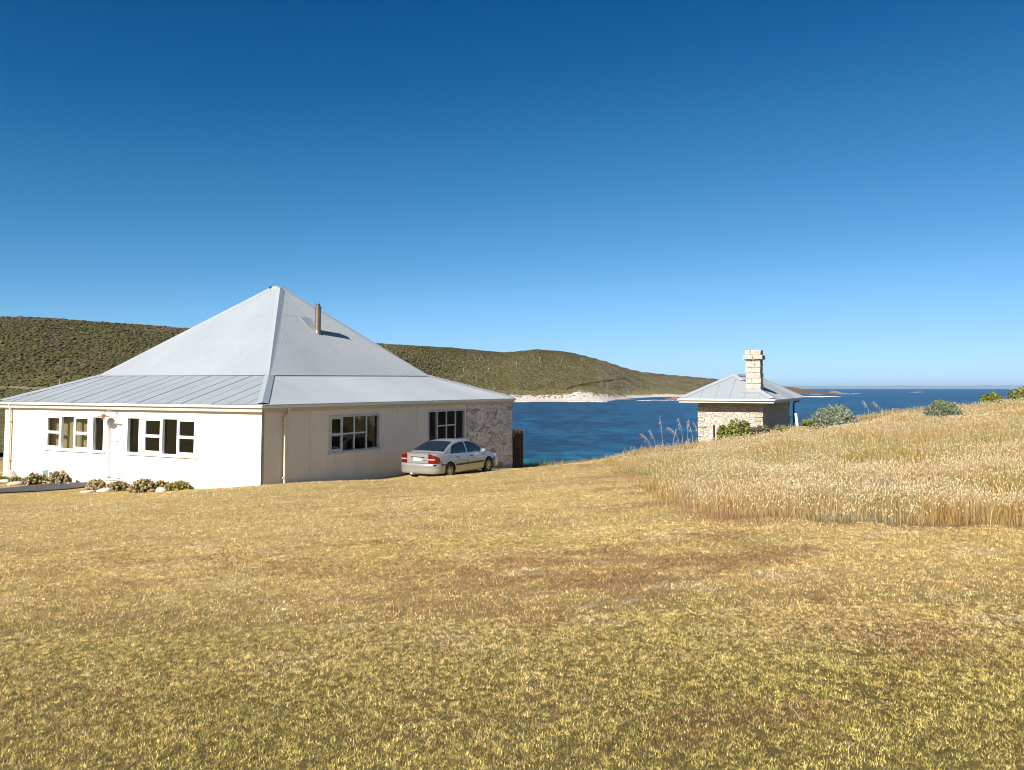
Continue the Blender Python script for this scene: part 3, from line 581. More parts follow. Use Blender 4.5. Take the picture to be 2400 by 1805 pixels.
window('window', 'x', *LW[4], [(3.2, 4.16, 'sash2'), (4.16, 4.97, 'fixed'), (4.97, 5.96, 'sash2')], M['white'], .17, 'white three-part window right of the door')
window('window', 'y', *RW[0], [(3.62, 4.37, 'sash2'), (4.37, 5.10, 'pane2'), (5.10, 5.88, 'pane2'), (5.88, 6.74, 'fixed')], M['greyframe'], .17, 'flaking grey-framed window nearest the front corner')
window('window', 'y', *RW[1], [(10.41, 11.19, 'fixed'), (11.19, 11.99, 'pane2'), (11.99, 12.81, 'pane2'), (12.81, 13.68, 'fixed')], M['greyframe'], .17, 'grey-framed window behind the car')
mb = MB(); r_ = [[], []]
for i, y in enumerate(np.linspace(8.9, 11.75, 120)):
    x = .47 + .035 * math.sin(i * 1.05) + .012 * math.sin(i * .37); r_[0].append((x, y, -2.55)); r_[1].append((x, y, -.98))
mb.grid(r_); mb.build('curtain', M['curtain'], wl, fix=False)
# door
u0, u1, z0, z1 = LW[2]
mb = MB(); mb.box(.14, .30, u0, u0 + .06, z0, z1); mb.box(.14, .30, u1 - .06, u1, z0, z1); mb.box(.14, .30, u0 + .06, u1 - .06, z1 - .06, z1); mb.box(.11, .30, u0 - .05, u1 + .05, z0 - .05, z0)
dr = mb.build('door', M['white'], house, HL); dr['label'] = 'white front door of vertical boards'
mb = MB(); nb = 7; bw = (u1 - u0 - .12) / nb
for i in range(nb): mb.box(.262, .285, u0 + .06 + i * bw + .003, u0 + .06 + (i + 1) * bw - .003, z0 + .01, z1 - .062)
mb.box(.275, .295, u0 + .06, u1 - .06, z0 + .005, z1 - .06); mb.build('door_leaf', M['white'], dr)
mb = MB(); mb.tube([(.264, u0 + .13, -2.45), (.225, u0 + .13, -2.43), (.225, u0 + .13, -2.1), (.264, u0 + .13, -2.08)], .012, 6); mb.build('handle', simple('dull_handle_steel', (.45, .45, .44), .4, metal=.7), dr, fix=False)
mb = MB(); mb.box(.255, .263, 7.47, 7.53, -2.02, -1.99); mb.build('peephole', M['black'], dr)  # small dark peephole in the middle of the door
mb = MB(); mb.box(-.45, .168, 6.85, 8.1, -4.0, -3.47); mb.build('doorstep', simple('pinkish_concrete', (.46, .39, .33), .9, var=.15, vscale=6, bmp=.4), house, HL)
# gooseneck lamp
mb = MB(); mb.tube([(.165, 7.43, -1.17), (.165, 7.43, -.86)], .014, 6); mb.tube([(.165, 7.43, -.93), (.06, 7.5, -.86), (-.05, 7.62, -.84), (-.13, 7.74, -.90), (-.14, 7.80, -.98)], .012, 6)
lm = mb.build('wall_lamp', M['brass'], house, HL, fix=False)
mb = MB(); n = 20; rr = [(.02, -.95), (.05, -.975), (.07, -1.01), (.235, -1.06), (.24, -1.07)]
mb.grid([[(-.14 + r * math.cos(2 * PI * k / n), 7.80 + r * math.sin(2 * PI * k / n), z) for k in range(n)] for r, z in rr], closed=True); mb.build('lamp_shade', M['brass'], lm)
mb = MB(); mb.grid([[(-.14 + r * math.cos(2 * PI * k / 10), 7.80 + r * math.sin(2 * PI * k / 10), z) for k in range(10)] for r, z in ((.02, -1.02), (.05, -1.08), (.055, -1.13), (.035, -1.18), (.003, -1.20))], closed=True); mb.build('bulb_glass', simple('milky_glass', (.75, .74, .7), .2), lm)

# roof: corrugated planes
EZ = -.546
def corrugated(mb, P3, lower, upper, pitch=.10, amp=.015, sub=4, lift=0., mi=0, rows=2, sheet=None, mil=0):
    lo = np.array(lower); up = np.array(upper); u0 = max(lo[0, 0], up[0, 0]); u1 = min(lo[-1, 0], up[-1, 0]); n = int((u1 - u0) / pitch * sub)
    us = np.linspace(u0 + .002, u1 - .002, n); R = [[] for _ in range(rows)]
    for u in us:
        v0, z0 = np.interp(u, lo[:, 0], lo[:, 1]), np.interp(u, lo[:, 0], lo[:, 2]); v1, z1 = np.interp(u, up[:, 0], up[:, 1]), np.interp(u, up[:, 0], up[:, 2])
        o = amp * math.sin(2 * PI * u / pitch) + lift
        for k in range(rows):
            s = k / (rows - 1); R[k].append(P3(u, v0 + (v1 - v0) * s, z0 + (z1 - z0) * s + o))
    mb.grid(R, mi)
    if sheet:
        for u in np.arange(u0 + sheet, u1, sheet):
            v0, z0 = np.interp(u, lo[:, 0], lo[:, 1]), np.interp(u, lo[:, 0], lo[:, 2]); v1, z1 = np.interp(u, up[:, 0], up[:, 1]), np.interp(u, up[:, 0], up[:, 2])
            if v1 - v0 < .1: continue
            e = .010; h = lift + amp + .003
            A = [P3(u - e, v0, z0 + h), P3(u + e, v0, z0 + h), P3(u + e, v1, z1 + h), P3(u - e, v1, z1 + h)]; B = [(x, y, z - .02) for x, y, z in A]
            mb.add(A + B, [(0, 1, 2, 3), (0, 1, 5, 4), (1, 2, 6, 5), (2, 3, 7, 6), (3, 0, 4, 7)], mil)
Ru = lambda u, v, z: (u, v, z); Lu = lambda u, v, z: (v, u, z)
C1 = (3.4, 3.0, .50); C2 = (14.69, 3.0, .634); C3 = (3.4, 13.0, .548); C4 = (14.69, 13.0, .66); N1 = (8.97, 7.75, 4.866); N2 = (8.97, 8.25, 4.866)
sw = lambda p: (p[1], p[0], p[2])
mb = MB()
corrugated(mb, Ru, [(0, -.04, EZ - .01), (HB, -.04, EZ - .01)], [(0, 0, EZ), C1, C2, (HB, 0, EZ)], lift=.0)
corrugated(mb, Lu, [(0, -.04, EZ - .01), (HA, -.04, EZ - .01)], [(0, 0, EZ), sw(C1), sw(C3), (HA, 0, EZ)], sheet=.762, mil=1)
corrugated(mb, lambda u, v, z: (u, HA - v, z), [(0, 0, EZ), (HB, 0, EZ)], [(0, 0, EZ), (3.4, HA - 13, .548), (14.69, HA - 13, .66), (HB, 0, EZ)])
corrugated(mb, lambda u, v, z: (HB - v, u, z), [(0, 0, EZ), (HA, 0, EZ)], [(0, 0, EZ), (3, HB - 14.69, .634), (13, HB - 14.69, .66), (HA, 0, EZ)])
mb.build('skillion_roof', [M['roof'], M['lap']], house, HL, fix=False)
mb = MB()
def low(p, d): return (p[0], p[1] - d, p[2] - d * .36)
corrugated(mb, Ru, [(3.4, 3.0 - .10, .475), (14.69, 3.0 - .10, .61)], [(3.4, 3.0, .52), (N1[0], N1[1], N1[2]), (14.69, 3.0, .65)], lift=.03)
corrugated(mb, Lu, [(3.0, 3.4 - .10, .475), (13.0, 3.4 - .10, .52)], [(3.0, 3.4, .52), (N1[1], N1[0], N1[2]), (N2[1], N2[0], N2[2]), (13.0, 3.4, .56)], lift=.03)
corrugated(mb, lambda u, v, z: (u, HA - v, z), [(3.4, HA - 13, .57), (14.69, HA - 13, .68)], [(3.4, HA - 13, .57), (N2[0], HA - N2[1], N2[2]), (14.69, HA - 13, .68)], lift=.02)
corrugated(mb, lambda u, v, z: (HB - v, u, z), [(3.0, HB - 14.69, .65), (13.0, HB - 14.69, .68)], [(3.0, HB - 14.69, .65), (N1[1], HB - N1[0], N1[2]), (N2[1], HB - N2[0], N2[2]), (13.0, HB - 14.69, .68)], lift=.02)
for k in range(1, 6):                                               # fixing screws along the battens
    f_ = k / 6.3
    for u in np.arange(3.0, 13.0, .19):
        vm = np.interp(u, [3.0, 7.75, 8.25, 13.0], [0, 1, 1, 0]) * 5.57; v = f_ * 5.57
        if v < vm - .25: x_, z_ = 3.4 + v, .52 + v / 5.57 * 4.346; mb.box(x_ - .011, x_ + .011, u - .011, u + .011, z_ + .03, z_ + .054, 0)
    for u in np.arange(3.4, 14.6, .19):
        vm = np.interp(u, [3.4, 8.97, 14.69], [0, 1, 0]) * 4.75; v = f_ * 4.75
        if v < vm - .25: y_, z_ = 3.0 + v, .52 + .13 * (u - 3.4) / 11.3 * (1 - f_) + v / 4.75 * 4.346; mb.box(u - .011, u + .011, y_ - .011, y_ + .011, z_ + .03, z_ + .054, 0)
mr = mb.build('main_roof', [M['roof'], M['lap']], house, HL, fix=False)
def hipcap(mb, pts, du, dv, wu, wv, lift=.045):
    """folded capping: one wing slides along du (level on one plane), the other along dv"""
    A = [[], [], []]
    for p in pts:
        q = Vector(p) + Vector((0, 0, lift)); A[0].append(q + Vector(du) * wu - Vector((0, 0, .012))); A[1].append(q + Vector((0, 0, .03))); A[2].append(q + Vector(dv) * wv - Vector((0, 0, .012)))
    mb.grid(A, smooth=False)
    for row in (A[0], A[2]): mb.grid([row, [q - Vector((0, 0, .018)) for q in row]], smooth=False)
mb = MB()
hipcap(mb, [(0, 0, EZ), C1, (N1[0], N1[1], N1[2] + .02)], (1, 0, 0), (0, 1, 0), .30, .22)
hipcap(mb, [(HB, 0, EZ), C2, (N1[0], N1[1], N1[2] + .02)], (-1, 0, 0), (0, 1, 0), .26, .26)
hipcap(mb, [(0, HA, EZ), C3, (N2[0], N2[1], N2[2] + .02)], (1, 0, 0), (0, -1, 0), .26, .26)
hipcap(mb, [(HB, HA, EZ), C4, (N2[0], N2[1], N2[2] + .02)], (-1, 0, 0), (0, -1, 0), .26, .26)
hipcap(mb, [(N1[0], N1[1], N1[2] + .02), (N2[0], N2[1], N2[2] + .02)], (1, 0, -.9), (-1, 0, -.8), .2, .2)
mb.build('hip_capping', M['cap'], house, HL, fix=False)
# gutters and fascia
def gutter(O_list, name, parent, loc, d=.075, z0=-.665, z1=-.565, mat=None):
    mb = MB(); 
    for (x0, y0, x1, y1) in O_list: mb.box(min(x0, x1) - (d if x0 == x1 else 0), max(x0, x1) + (.0 if x0 == x1 else 0), min(y0, y1) - (d if y0 == y1 else 0), max(y0, y1), z0, z1); 
    o = mb.build(name, mat or M['gutter'], parent, loc); b = o.modifiers.new('bevel', 'BEVEL'); b.width = .022; b.segments = 3; return o
gutter([(.04, -.03, .04, HA + .03), (.041, .04, HB + .06, .04)], 'gutter', house, HL)
mb = MB(); mb.box(HB + .0, HB + .08, .05, HA + .03, -.665, -.565); mb.box(.0, HB, HA, HA + .08, -.665, -.565); mb.build('gutter', M['gutter'], house, HL)
mb = MB(); mb.box(.042, .065, .042, HA, -.80, -.575); mb.box(.066, HB - .01, .042, .065, -.80, -.575); mb.box(.065, .168, .07, HA, -.715, -.69); mb.box(.17, HB - .05, .066, .168, -.715, -.69); mb.box(HB - .03, HB - .005, .066, HA, -.8, -.575)
mb.box(.064, .068, .045, .064, -.8, -.58)
mb.build('fascia', M['fascia'], house, HL)
mb = MB(); mb.tube([(.02, 13.95, -.64), (.03, 13.95, -.75), (.08, 13.95, -.85), (.08, 13.95, -3.95)], .048, 10); o = mb.build('downpipe', M['pipe'], house, HL, fix=False)
for z in (-1.35, -2.95):
    b_ = MB(); b_.box(.05, .168, 13.88, 14.02, z, z + .04); b_.build('bracket', M['pipe'], o)
mb = MB(); mb.tube([(1.27, -.0, -.64), (1.27, .0, -.74), (1.24, .06, -.86), (1.2, .085, -1.0), (1.2, .085, -3.9)], .052, 10); o = mb.build('downpipe', M['pipe'], house, HL, fix=False)
for z in (-1.2, -3.1):
    b_ = MB(); b_.box(1.11, 1.29, .05, .156, z, z + .05); b_.build('bracket', M['pipe'], o)
# flue on the shaded-side plane
fx, fy, fz = 8.743, 5.2, 2.555
mb = MB(); mb.tube([(fx, fy, fz - .25), (fx, fy, fz + 1.17)], .14, 20); fl = mb.build('flue', M['steel'], house, HL, fix=False)
mb = MB(); mb.tube([(fx, fy, fz + 1.17), (fx, fy, fz + 1.225)], .158, 20); mb.tube([(fx, fy, fz + 1.22), (fx, fy, fz + 1.30)], .11, 16); mb.build('rim', M['steel'], fl, fix=False)
mb = MB(); mb.tube([(fx, fy, fz + 1.25), (fx, fy, fz + 1.36)], .085, 14)
for k in range(3):
    a = 2 * PI * k / 3 + .4; mb.tube([(fx + .1 * math.cos(a), fy + .1 * math.sin(a), fz + 1.28), (fx + .125 * math.cos(a), fy + .125 * math.sin(a), fz + 1.47)], .009, 4)
mb.build('cowl', M['darksteel'], fl, fix=False)
mb = MB(); mb.tube([(fx, fy, fz - .2), (fx, fy, fz - .02), (fx, fy, fz + .12)], [.21, .165, .145], 18); mb.build('collar', M['steel'], fl, fix=False)
sl_ = (4.866 - .5) / (7.75 - 3.0); mb = MB(); pl = []
for v in (-.62, .78):
    for u in (-.36, .36): pl.append((fx + u, fy + v, fz + v * sl_ + .055))
mb.add(pl + [(x, y, z - .03) for x, y, z in pl], [(0, 1, 3, 2), (0, 1, 5, 4), (1, 3, 7, 5), (3, 2, 6, 7), (2, 0, 4, 6)]); mb.build('flashing', M['flash'], fl)

# ------------------------------------------------------------------ stone hut on the bank
KZ = -2.5; hut = empty('stone_hut', (KC.x, KC.y, KZ), PI / 2 - PHI, 'small limestone hut with grey hip roof and tall stone chimney', 'hut'); KL = (0, 0, -KZ)
E2 = -.56; ap = .745
mb = MB(); sp = (ap - E2) / 2.475
q1 = (2.475, 2.475, ap); q2 = (KB - 2.475, 2.475, ap)
corrugated(mb, Ru, [(0, -.03, E2 - .015), (KB, -.03, E2 - .015)], [(0, 0, E2), q1, q2, (KB, 0, E2)], sheet=.762, mil=1)
corrugated(mb, lambda u, v, z: (u, KA - v, z), [(0, -.03, E2 - .015), (KB, -.03, E2 - .015)], [(0, 0, E2), q1, q2, (KB, 0, E2)])
corrugated(mb, Lu, [(0, -.03, E2 - .015), (KA, -.03, E2 - .015)], [(0, 0, E2), (2.475, 2.475, ap), (KA, 0, E2)], sheet=.762, mil=1, amp=.011)
corrugated(mb, lambda u, v, z: (KB - v, u, z), [(0, -.03, E2 - .015), (KA, -.03, E2 - .015)], [(0, 0, E2), (2.475, 2.475, ap), (KA, 0, E2)])
rf = mb.build('roof', [M['roof'], M['lap']], hut, KL, fix=False)
mb = MB()
hipcap(mb, [(0, 0, E2), (.92, .92, E2 + .92 * sp)], (1, 0, 0), (0, 1, 0), .24, .24); hipcap(mb, [(1.78, 1.78, E2 + 1.78 * sp), q1], (1, 0, 0), (0, 1, 0), .24, .24)
hipcap(mb, [(0, KA, E2), q1], (1, 0, 0), (0, -1, 0), .24, .24); hipcap(mb, [(KB, 0, E2), q2], (-1, 0, 0), (0, 1, 0), .24, .24); hipcap(mb, [(KB, KA, E2), q2], (-1, 0, 0), (0, -1, 0), .24, .24); hipcap(mb, [q1, q2], (0, 1, -.5), (0, -1, -.5), .2, .2)
mb.build('hip_capping', M['cap'], rf, fix=False)
gutter([(.03, -.04, .03, KA + .04), (.031, .03, KB + .05, .03)], 'gutter', hut, KL, .08, -.66, -.565, M['gutter'])
mb = MB(); mb.box(KB, KB + .07, .04, KA + .04, -.66, -.565); mb.box(.0, KB, KA, KA + .07, -.66, -.565); mb.build('gutter', M['gutter'], hut, KL)
mb = MB(); mb.box(.032, .06, .035, KA, -.775, -.575); mb.box(.061, KB, .032, .06, -.775, -.575); mb.box(.061, KB, .061, KA, -.772, -.755); mb.build('fascia', M['fascia'], hut, KL)
# rubble walls with ragged quoins at the corners
def quoined(mb, x0, x1, y0, y1, z0, z1, seed):
    r = random.Random(seed)
    rough_face(mb, V3((x0, y1, z0)), V3((0, y0 - y1, 0)), V3((0, 0, z1 - z0)), V3((-1, 0, 0)), 56, 40, .035, seed, 2.2)
    rough_face(mb, V3((x0, y0, z0)), V3((x1 - x0, 0, 0)), V3((0, 0, z1 - z0)), V3((0, -1, 0)), 110, 40, .05, seed + 1, 2.2)
    rough_face(mb, V3((x1, y0, z0)), V3((0, y1 - y0, 0)), V3((0, 0, z1 - z0)), V3((1, 0, 0)), 30, 20, .03, seed + 2)
    rough_face(mb, V3((x1, y1, z0)), V3((x0 - x1, 0, 0)), V3((0, 0, z1 - z0)), V3((0, 1, 0)), 60, 20, .03, seed + 3)
    for cx, cy in ((x0, y0), (x0, y1), (x1, y0)):
        z = z0
        while z < z1 - .1:
            h = min(r.uniform(.2, .34), z1 - z - .005); a = r.uniform(.30, .5); b = r.uniform(.22, .4); p = r.uniform(.015, .06)
            xs = (cx - p, cx + a) if cx == x0 else (cx - a, cx + p); ys = (cy - p, cy + b) if cy == y0 else (cy - b, cy + p)
            roughbox(mb, xs[0], xs[1], ys[0], ys[1], z + .012, z + h - .012, r.randint(0, 999), .018); z += h
def roughbox(mb, x0, x1, y0, y1, z0, z1, seed, amp, nd_=4):
    bm = bmesh.new(); bmesh.ops.create_cube(bm, size=1); bmesh.ops.subdivide_edges(bm, edges=bm.edges, cuts=nd_, use_grid_fill=True)
    c = Vector(((x0 + x1) / 2, (y0 + y1) / 2, (z0 + z1) / 2)); s = Vector((x1 - x0, y1 - y0, z1 - z0))
    bm.verts.index_update(); vs = []
    for v in bm.verts:
        e = Vector([abs(k) > .49 for k in v.co]); cnt = sum(e); p = v.co * (1 - (.03 if cnt >= 2 else 0)); p = Vector((p.x * s.x, p.y * s.y, p.z * s.z)) + c
        n = Vector((float(fbm((p.x + p.y) * 6 + seed, p.z * 7, seed, 3)) - .5, float(fbm(p.y * 6, (p.x + p.z) * 7 + seed, seed + 1, 3)) - .5, (float(fbm(p.x * 7, p.y * 7 + seed, seed + 2, 2)) - .5) * .6))
        vs.append(p + n * 2 * amp)
    mb.add(vs, [[v.index for v in f.verts] for f in bm.faces]); bm.free()
mb = MB(); quoined(mb, .70, 11.3, .72, 4.04, -3.9, -.756, 21); mb.build('stone_wall', M['hutstone'], hut, KL)
# chimney of squared blocks
mb = MB(); cx0, cx1, cy0, cy1 = .93, 1.75, .80, 1.57; z = -.32; i = 0; r = random.Random(4)
while z < 1.50:
    h = .285 if z + .285 < 1.5 else 1.52 - z
    s = .38 if i % 2 else .62; m_ = cy0 + (cy1 - cy0) * s; jx = [r.uniform(-.02, .02) for _ in range(4)]
    for (ya, yb) in ((cy0, m_ - .004), (m_ + .004, cy1)):
        roughbox(mb, cx0 + jx[0], (cx0 + cx1) / 2 - .004, ya + (jx[1] if ya == cy0 else 0), yb + (jx[2] if yb == cy1 else 0), z + .006, z + h - .006, r.randint(0, 999), .02)
        roughbox(mb, (cx0 + cx1) / 2 + .004, cx1 + jx[3], ya + (r.uniform(-.02, .02) if ya == cy0 else 0), yb + (r.uniform(-.02, .02) if yb == cy1 else 0), z + .006, z + h - .006, r.randint(0, 999), .02)
    z += h; i += 1
mb.box(cx0 + .05, cx1 - .05, cy0 + .05, cy1 - .05, -.5, 1.95)
ch = mb.build('chimney', M['block'], hut, KL)
mb = MB()
for ya, yb in ((cy0 - .12, 1.2), (1.208, cy1 + .12)): roughbox(mb, cx0 - .12, cx1 + .12, ya, yb, 1.525, 1.755, int(ya * 99) + 5, .03, 5)
for ya, yb in ((cy0 - .03, 1.30), (1.308, cy1 + .02)): roughbox(mb, cx0 - .02, cx1 + .02, ya, yb, 1.765, 2.03, int(ya * 77) + 9, .03, 5)
mb.build('chimney_cap', M['block'], ch)
mb = MB()
def onroof(x, y, l): return (x, y, E2 + min(x, y) * sp + l)
for (xa, xb, ya, yb) in ((.55, .93, .85, 1.75), (1.75, 2.0, .7, .8), (.85, 1.85, .55, .80)):
    mb.grid([[onroof(x, y, .03) for y in np.linspace(ya, yb, 9)] for x in np.linspace(xa, xb, 9)], smooth=False)
mb.build('flashing', M['roof'], ch, fix=False)
dp = simple('dark_grey_downpipe', (.085, .075, .07), .5)
mb = MB(); mb.tube([(12.0, .12, -.64), (12.0, .14, -.80), (11.75, .3, -.86), (11.45, .42, -.90), (11.40, .45, -1.0), (11.46, .45, -3.6)], .055, 8); o = mb.build('downpipe', dp, hut, KL, fix=False)
mb = MB(); mb.box(11.25, 11.42, .42, .72, -1.87, -1.83); mb.build('bracket', dp, o)

# ------------------------------------------------------------------ small things round the buildings
def wpt(px, Y, z): return Vector((xat(px, Y, z), Y, z))
# upright slab screen at the end of the stone wall
sx, sy = xat(1212, 43.3, -3.3), 43.3; scr = empty('slab_screen', (sx, sy, -4.45), .25, 'dark upright timber slab screen with pale frayed top at the cottage stone end', 'screen')
bk = simple('dark_weathered_slab', (.075, .05, .035), .9, var=.45, vscale=12, bmp=.9, bscale=18); r = random.Random(9)
for i in range(6):
    x = -.28 + i * .112; yy = r.uniform(-.05, .05); h = 2.16 - .012 * i + r.uniform(-.03, .03)
    mb = MB(); n = 9; P = []
    for k in range(9):
        zz = -.1 + (h + .1) * k / 8; P.append([(x + (.064 + r.uniform(-.007, .007)) * math.cos(2 * PI * q / n), yy + (.085 + r.uniform(-.01, .01)) * math.sin(2 * PI * q / n), zz) for q in range(n)])
    mb.grid(P, closed=True, smooth=False); mb.add(P[-1], [tuple(range(n))]); mb.build('slab', bk, scr, fix=False)
mb = MB()
for k in range(46):
    x = r.uniform(-.34, .34); yy = r.uniform(-.14, .08); h = r.uniform(.05, .24) * (2.2 if abs(x + .02) < .05 or abs(x + .18) < .05 else 1); mb.tube([(x, yy, 2.19), (x + r.uniform(-.02, .02), yy - .04, 2.16 - h)], [.022, .006], 5)
mb.box(-.345, .33, -.13, .12, 2.15, 2.205); mb.build('frayed_top', simple('bleached_fibre', (.55, .47, .37), .95, var=.25, vscale=14), scr, fix=False)
p = wpt(1674, 39.5, -2.6); mb = MB(); mb.box(-.02, .02, -.02, .02, 0, 1.12); mb.box(-.045, .045, -.004, .004, 0, 1.1); tag(mb.build('star_picket', M['black'], None, (p.x, p.y, gz1(p.x, p.y) - .1)), 'thin dark steel picket in front of the stone hut wall', 'post')
p = wpt(1870, 41, -2.3); mb = MB(); mb.box(-.055, .055, -.05, .05, 0, .98); o = mb.build('marker_post', M['white'], None, (p.x, p.y, gz1(p.x, p.y) - .08)); o.rotation_euler = (0, -.10, .2); b = o.modifiers.new('b', 'BEVEL'); b.width = .012; tag(o, 'leaning short white post beside the stone hut', 'post')
e = house.matrix_basis @ Vector((.02, 11.33, 0)); mb = MB(); mb.box(-.11, .11, -.09, .09, 0, .36); mb.box(-.125, .125, -.105, .105, .36, .385)
o = mb.build('tap_box', simple('pale_teal_plastic', (.42, .66, .62), .4), None, (e.x - .03, e.y - .1, gz1(e.x, e.y) + .04)); o.rotation_euler = (0, 0, PI / 2 - PHI); tag(o, 'pale teal plastic box against the white wall behind the flower shrubs', 'box')
for (y, dx, h, ly, lab) in ((6.78, -.25, .62, .22, 'thin dry stalk leaning by the right side of the door'), (3.02, -.3, 1.05, .14, 'tall thin dry stalk leaning past the right end of the shrubs'), (9.45, -.45, .5, -.1, 'dry weed stalk left of the round pinkish shrub')):
    q = house.matrix_basis @ Vector((dx, y, 0)); q.z = gz1(q.x, q.y); mb = MB(); mb.tube([(0, 0, 0), (-ly * .4 * Lv.x, -ly * .4 * Lv.y, h * .55), (ly * Lv.x, ly * Lv.y, h)], [.009, .007, .004], 5)
    for k in range(4): mb.tube([(ly * Lv.x * (.5 + k * .12), ly * Lv.y * (.5 + k * .12), h * (.62 + k * .1)), (ly * Lv.x * .6 + .05 * (-1) ** k, ly * Lv.y, h * (.66 + k * .1))], [.012, .003], 4)
    tag(mb.build('dry_stalk', simple('dry_stalk_brown', (.36, .26, .15), .9), None, q, fix=False), lab, 'weed', 'dry stalks by the cottage wall')
# feathery stems against the sea, left of the hut
stc = simple('bleached_plume', (.40, .33, .27), .9, var=.15)
stems = [(1553, 31, 1.25, -.10, 'tallest feathery grass stem against the sea'), (1536, 31.5, .72, -.22, 'leaning plume stem left of the tallest one'), (1527, 31, .62, -.38, 'leftmost drooping feathery stem against the sea'), (1592, 32, .70, -.45, 'long arching stem right of the tallest one'), (1600, 33, 1.0, -.16, 'bushy plume stem midway to the hut'), (1612, 33, .92, .05, 'upright thin stem with sparse plume near the hut'), (1624, 34, .85, -.2, 'plume stem drooping beside the hut corner'), (1578, 32, .6, .16, 'short feathery stem leaning right of the tallest one'), (1640, 35.2, .95, -.28, 'feathery stem crossing the left edge of the hut wall'),
         (2065, 34.5, .42, -.3, 'small arching plume right of the big silvery bush'), (2038, 34.2, .5, -.2, 'curved dry plume between the two silvery bushes')]
for i, (px, Yb, h, ln, lab) in enumerate(stems):
    x = xat(px, Yb, -2.2); z = gz1(x, Yb) + .12; r = random.Random(i); h += .08
    e = empty('grass_stem', (x, Yb, z), 0, lab, 'grass stem', 'feathery grass stems on the skyline')
    pts = [Vector((ln * t ** 2.2, .05 * t, h * (t - .10 * abs(ln) * t ** 3))) for t in np.linspace(0, 1, 9)]
    mb = MB(); mb.tube(pts, [.007 - .0005 * k for k in range(9)], 5); mb.build('stem', stc, e, fix=False)
    mb = MB()
    for k in range(20):
        t = r.uniform(.6, 1.0); j = min(7, int(t * 8)); p = pts[j].lerp(pts[j + 1], t * 8 - j); d = Vector((r.uniform(-.09, .05) + .4 * ln * .25, r.uniform(-.05, .05), r.uniform(-.12, .05)))
        mb.tube([p, p + d * .6, p + d + Vector((0, 0, -.03))], [.003, .0055, .002], 4)
    mb.build('plume', stc, e, fix=False)

# ------------------------------------------------------------------ the parked car (x forward, y left, z up)
def carpaint():
    m, t, p = newmat('silver_car_paint'); v = coords(t)
    c = ramp(t, noise(t, v, 2.0, 3), [(.3, (.37, .365, .355)), (.7, (.40, .395, .385))]); t.links.new(c, p.inputs['Base Color'])
    p.inputs['Metallic'].default_value = .5; p.inputs['Roughness'].default_value = .33; p.inputs['Coat Weight'].default_value = .7; p.inputs['Coat Roughness'].default_value = .06
    return m
PAINT = carpaint(); CG = simple('dark_car_glass', (.012, .016, .018), .03, spec=.9, var=0); CT = simple('black_trim', (.022, .02, .018), .45); RUB = simple('tyre_rubber', (.022, .021, .02), .8, var=.3, vscale=20)
RED = simple('red_lamp_plastic', (.12, .003, .003), .15, var=.1, coat=.6); RIM = simple('alloy_wheel', (.55, .53, .5), .3, metal=.8); CLR = simple('clear_lamp_plastic', (.5, .28, .22), .15, coat=.6); HLT = simple('dark_headlamp', (.16, .15, .14), .1, coat=.6); CHR = simple('chrome', (.8, .8, .8), .12, metal=1.)
hd = math.radians(30.5); fw = Vector((math.sin(hd), math.cos(hd), 0)); lf = Vector((-fw.y, fw.x, 0))
prr = Vector((xat(1053.5, 30.5, -3.4), 30.5, 0)); co = prr + fw * 1.43 + lf * .86
car = empty('parked_car', (co.x, co.y, -3.53), math.atan2(fw.y, fw.x), 'silver four-door saloon car parked beside the shaded cottage wall', 'car')
sx_ = [-2.32, -2.26, -2.1, -1.8, -1.4, -.9, -.3, .3, .9, 1.3, 1.7, 2.0, 2.2, 2.32]
fw_ = lambda xs, ys, x: float(np.interp(x, xs, ys))
W = lambda x: fw_([-2.32, -2.24, -2.1, -1.7, -1.0, 0, 1.0, 1.6, 2.0, 2.22, 2.34], [.72, .80, .855, .895, .912, .916, .912, .895, .84, .74, .60], x)
ZD = lambda x: fw_([-2.32, -2.24, -2.0, -1.5, -.5, .9, 1.25, 1.6, 2.0, 2.2, 2.34], [.98, 1.02, 1.045, 1.04, .99, .97, .955, .90, .79, .70, .60], x)
ZS = lambda x: fw_([-2.32, -2.24, -2.0, -1.5, -.5, .5, 1.2, 1.7, 2.1, 2.34], [.93, .97, .985, .97, .93, .90, .87, .80, .69, .55], x)
ZB = lambda x: fw_([-2.32, -1.9, -1.5, 1.5, 2.1, 2.34], [.36, .24, .2, .2, .22, .30], x)
def ring(x):
    w, d, s, b = W(x), ZD(x), ZS(x), ZB(x); h = [(.0, b), (.70 * w, b), (.93 * w, b + .03), (.985 * w, b + .14), (1.0 * w, .52), (.995 * w, .60 + .1 * (s - .6)), (.98 * w, s - .14), (.945 * w, s - .05), (.89 * w, s + .01), (.80 * w, (s + d) / 2 + .022), (.66 * w, d), (.35 * w, d + .012), (0, d + .016)]
    return [Vector((x, -y, z)) for y, z in h] + [Vector((x, y, z)) for y, z in h[-2:0:-1]]
xs = sorted(set(list(np.linspace(-2.32, 2.32, 48)))); R_ = [ring(x) for x in xs]
mb = MB(); mb.grid(R_, closed=True); mb.add(R_[0], [tuple(range(len(R_[0])))]); mb.add(R_[-1], [tuple(range(len(R_[-1])))[::-1]])
body = mb.build('body', PAINT, car)
